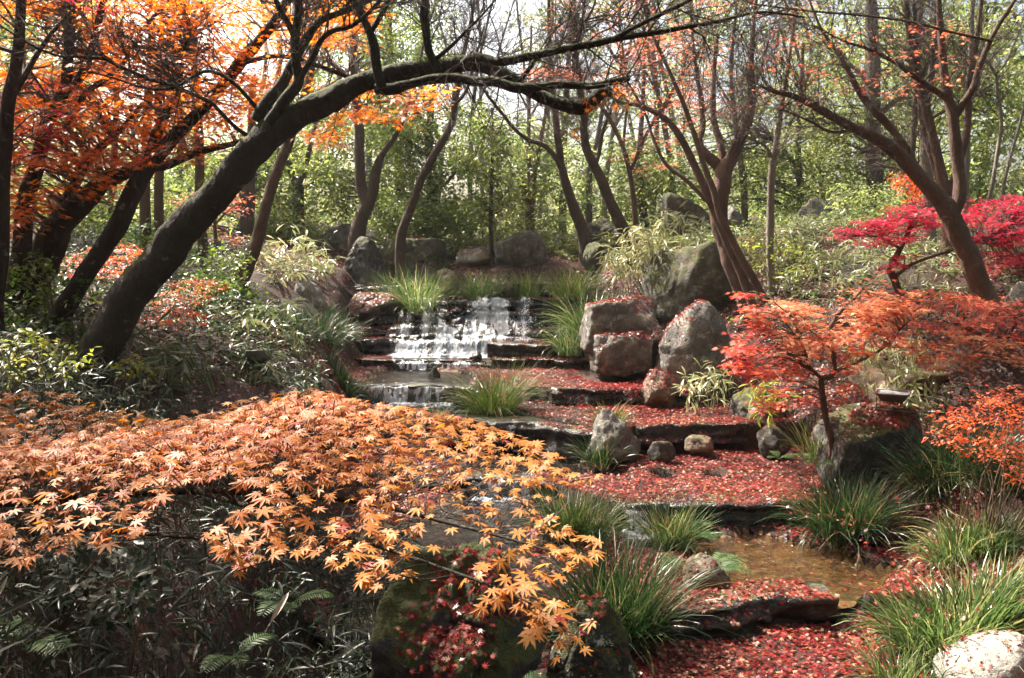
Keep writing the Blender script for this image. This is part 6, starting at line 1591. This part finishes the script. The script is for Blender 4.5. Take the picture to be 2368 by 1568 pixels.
# leaf heaps on the tops of particular rocks, on the near rock, and a few single leaves
mb = MB()
def heap(u, v, d, ru, rd, n, size=(.022, .036), thick=.03):
    c = P(u, v, d); a = rng.uniform(0, 2 * np.pi, n); rr = rng.random(n) ** .6
    xs = c[0] + np.cos(a) * rr * ru; ys = c[1] + np.sin(a) * rr * rd
    out = []
    for x_, y_ in zip(xs, ys):
        h = BVH.ray_cast(Vector((x_, y_, 9)), Vector((0, 0, -1)))
        if h[0] is not None and h[1].z > .25: out.append((x_, y_, h[0].z, *h[1]))
    if not out: return
    q = np.array(out); m = len(q)
    lay(mb, q, rng.uniform(.002, thick, m), rng.uniform(*size, m), np.clip(.42 + .2 * rng.normal(size=m), 0, 1), .45, MAPLE_LO)
heap(1435, 690, 11.1, .48, .42, 1100); heap(1445, 790, 10.5, .40, .2, 500); heap(2060, 955, 7.45, .38, .3, 700)
heap(1020, 1400, 3.65, .22, .16, 260); heap(1075, 1370, 3.7, .16, .2, 200); heap(985, 1440, 3.55, .12, .12, 90); heap(1110, 1300, 3.85, .26, .12, 200); heap(1200, 1310, 3.95, .12, .15, 140)
heap(1360, 1440, 3.9, .18, .2, 40); heap(700, 845, 9.15, .45, .4, 1800, (.018, .032)); heap(1460, 890, 9.75, .7, .6, 2600, (.02, .034), .05); heap(950, 560, 15.2, .5, .35, 300); heap(1350, 700, 10.9, .3, .3, 200); heap(1540, 850, 10.3, .5, .3, 900); heap(860, 700, 13.2, .5, .25, 700); heap(880, 780, 12.9, .4, .25, 500); heap(1080, 592, 15.6, .5, .4, 500); heap(2050, 930, 7.3, .08, .06, 14)
for seed, mat_n in ((19, 9000), (20, 5000)):                          # moss cushions on the two near rocks, part of each rock
    ob, c_, w_, h_ = ROCK_INFO[seed]
    nrm_, pts_ = [], []
    for x_, y_ in zip(c_[0] + rng.uniform(-.5, .5, mat_n) * w_, c_[1] + rng.uniform(-.5, .5, mat_n) * w_):
        h = BVH.ray_cast(Vector((x_, y_, 9)), Vector((0, 0, -1)))
        if h[0] is not None and h[1].z > .12 and abs(h[0].z - c_[2]) < h_ * .62: pts_.append(h[0][:]); nrm_.append(h[1][:])
    pts_ = np.array(pts_); nrm_ = np.array(nrm_)
    kp = (fbm(pts_ * 6, 3, seed) > .02) & (pts_[:, 2] > c_[2] - h_ * .25)
    mm = MB(); q_ = pts_[kp]; nq = nrm_[kp]; k_ = len(q_)
    scatter(mm, DIAMOND, q_ - nq * .003, np.cross(nq, rdir(k_)), nq + rdir(k_) * .6, rng.uniform(.006, .015, k_), rng.random(k_))
    mo = mm.build('moss', M['moss'], ob, ob.location)
tag(mb.build('fallen_leaves', M['litter']), 'fallen red leaves heaped on the tops of the rocks', kind='stuff')
mb = MB()                                                            # leaves afloat on the pools
for key in WET:
    b_ = np.array(WET[key]); nf = {6: 260, 4: 160, 3: 160, 2: 200, 1: 160}.get(key, 50)
    x_ = rng.uniform(b_[:, 0].min() - .6, b_[:, 0].max() + .6, nf * 4); y_ = rng.uniform(b_[:, 1].min() - .6, b_[:, 1].max() + .6, nf * 4)
    ww = wet_of(x_, y_, WET[key])
    kp = (ww > .0) & (rng.random(nf * 4) < np.exp(-ww * 3.5)) & (np.abs(stage(x_, y_) - ZL[key]) < .06)
    x_, y_ = x_[kp][:nf], y_[kp][:nf]; k_ = len(x_)
    if k_: scatter(mb, MAPLE_LO, np.stack([x_, y_, 0 * x_ + ZL[key] - .026], 1), rdir(k_) * .10 + np.array([0, 0, 1.]), rdir(k_), rng.uniform(.018, .032, k_), np.clip(.5 + .25 * rng.normal(size=k_), 0, 1))
tag(mb.build('fallen_leaves', M['litter']), 'single red leaves afloat on the pools', kind='stuff')
# leaves caught in the grass
mb = MB()
for u, v, d, w, h, n in ((1143, 900, 9.5, .5, .25, 110), (1960, 1190, 6.2, .45, .2, 130), (2200, 1400, 4.8, .55, .25, 170), (1425, 1380, 4.9, .4, .25, 60), (1540, 1220, 6.2, .2, .2, 50), (1110, 640, 13.6, .5, .2, 60), (1330, 640, 13.5, .6, .2, 90), (760, 850, 10.4, .6, .2, 60), (1060, 1520, 3.5, .3, .1, 20)):
    c = P(u, v, d)
    p = c + rng.normal(size=(n, 3)) * np.array([w * .5, w * .4, h * .4])
    p[:, 2] = np.maximum(p[:, 2], ground(p[:, 0], p[:, 1]) + .02)
    scatter(mb, MAPLE_LO, p, rdir(n) * .7 + np.array([0, -.2, .8]), rdir(n), rng.uniform(.02, .036, n), np.clip(.55 + .25 * rng.normal(size=n), 0, 1))
tag(mb.build('fallen_leaves', M['litter']), 'red leaves caught among the grass blades', kind='stuff')
print('verts', sum(len(o.data.vertices) for o in bpy.data.objects if o.type == 'MESH'))

# ------------------------------------------------------------------ air: thin haze added to give the far wood a glare-like glow
k = NT('air')
k.t.nodes.remove(k.out)
out = k.t.nodes.new('ShaderNodeOutputMaterial')
pv = k.t.nodes.new('ShaderNodeVolumePrincipled')
pv.inputs['Color'].default_value = (.92, .94, .96, 1)
pv.inputs['Density'].default_value = 0.0007
pv.inputs['Anisotropy'].default_value = 0.55
k.t.links.new(pv.outputs[0], out.inputs['Volume'])
mb = MB()
mb.add(np.array([(x, y, z) for x in (-27.0, 28.0) for y in (-15.5, 36.0) for z in (-4.0, 16.5)]), None, [(0, 1, 3, 2), (4, 6, 7, 5), (0, 4, 5, 1), (2, 3, 7, 6), (0, 2, 6, 4), (1, 5, 7, 3)])
hz = mb.build('haze', k.m)
hz['kind'] = 'stuff'
SC.cycles.volume_bounces = 0
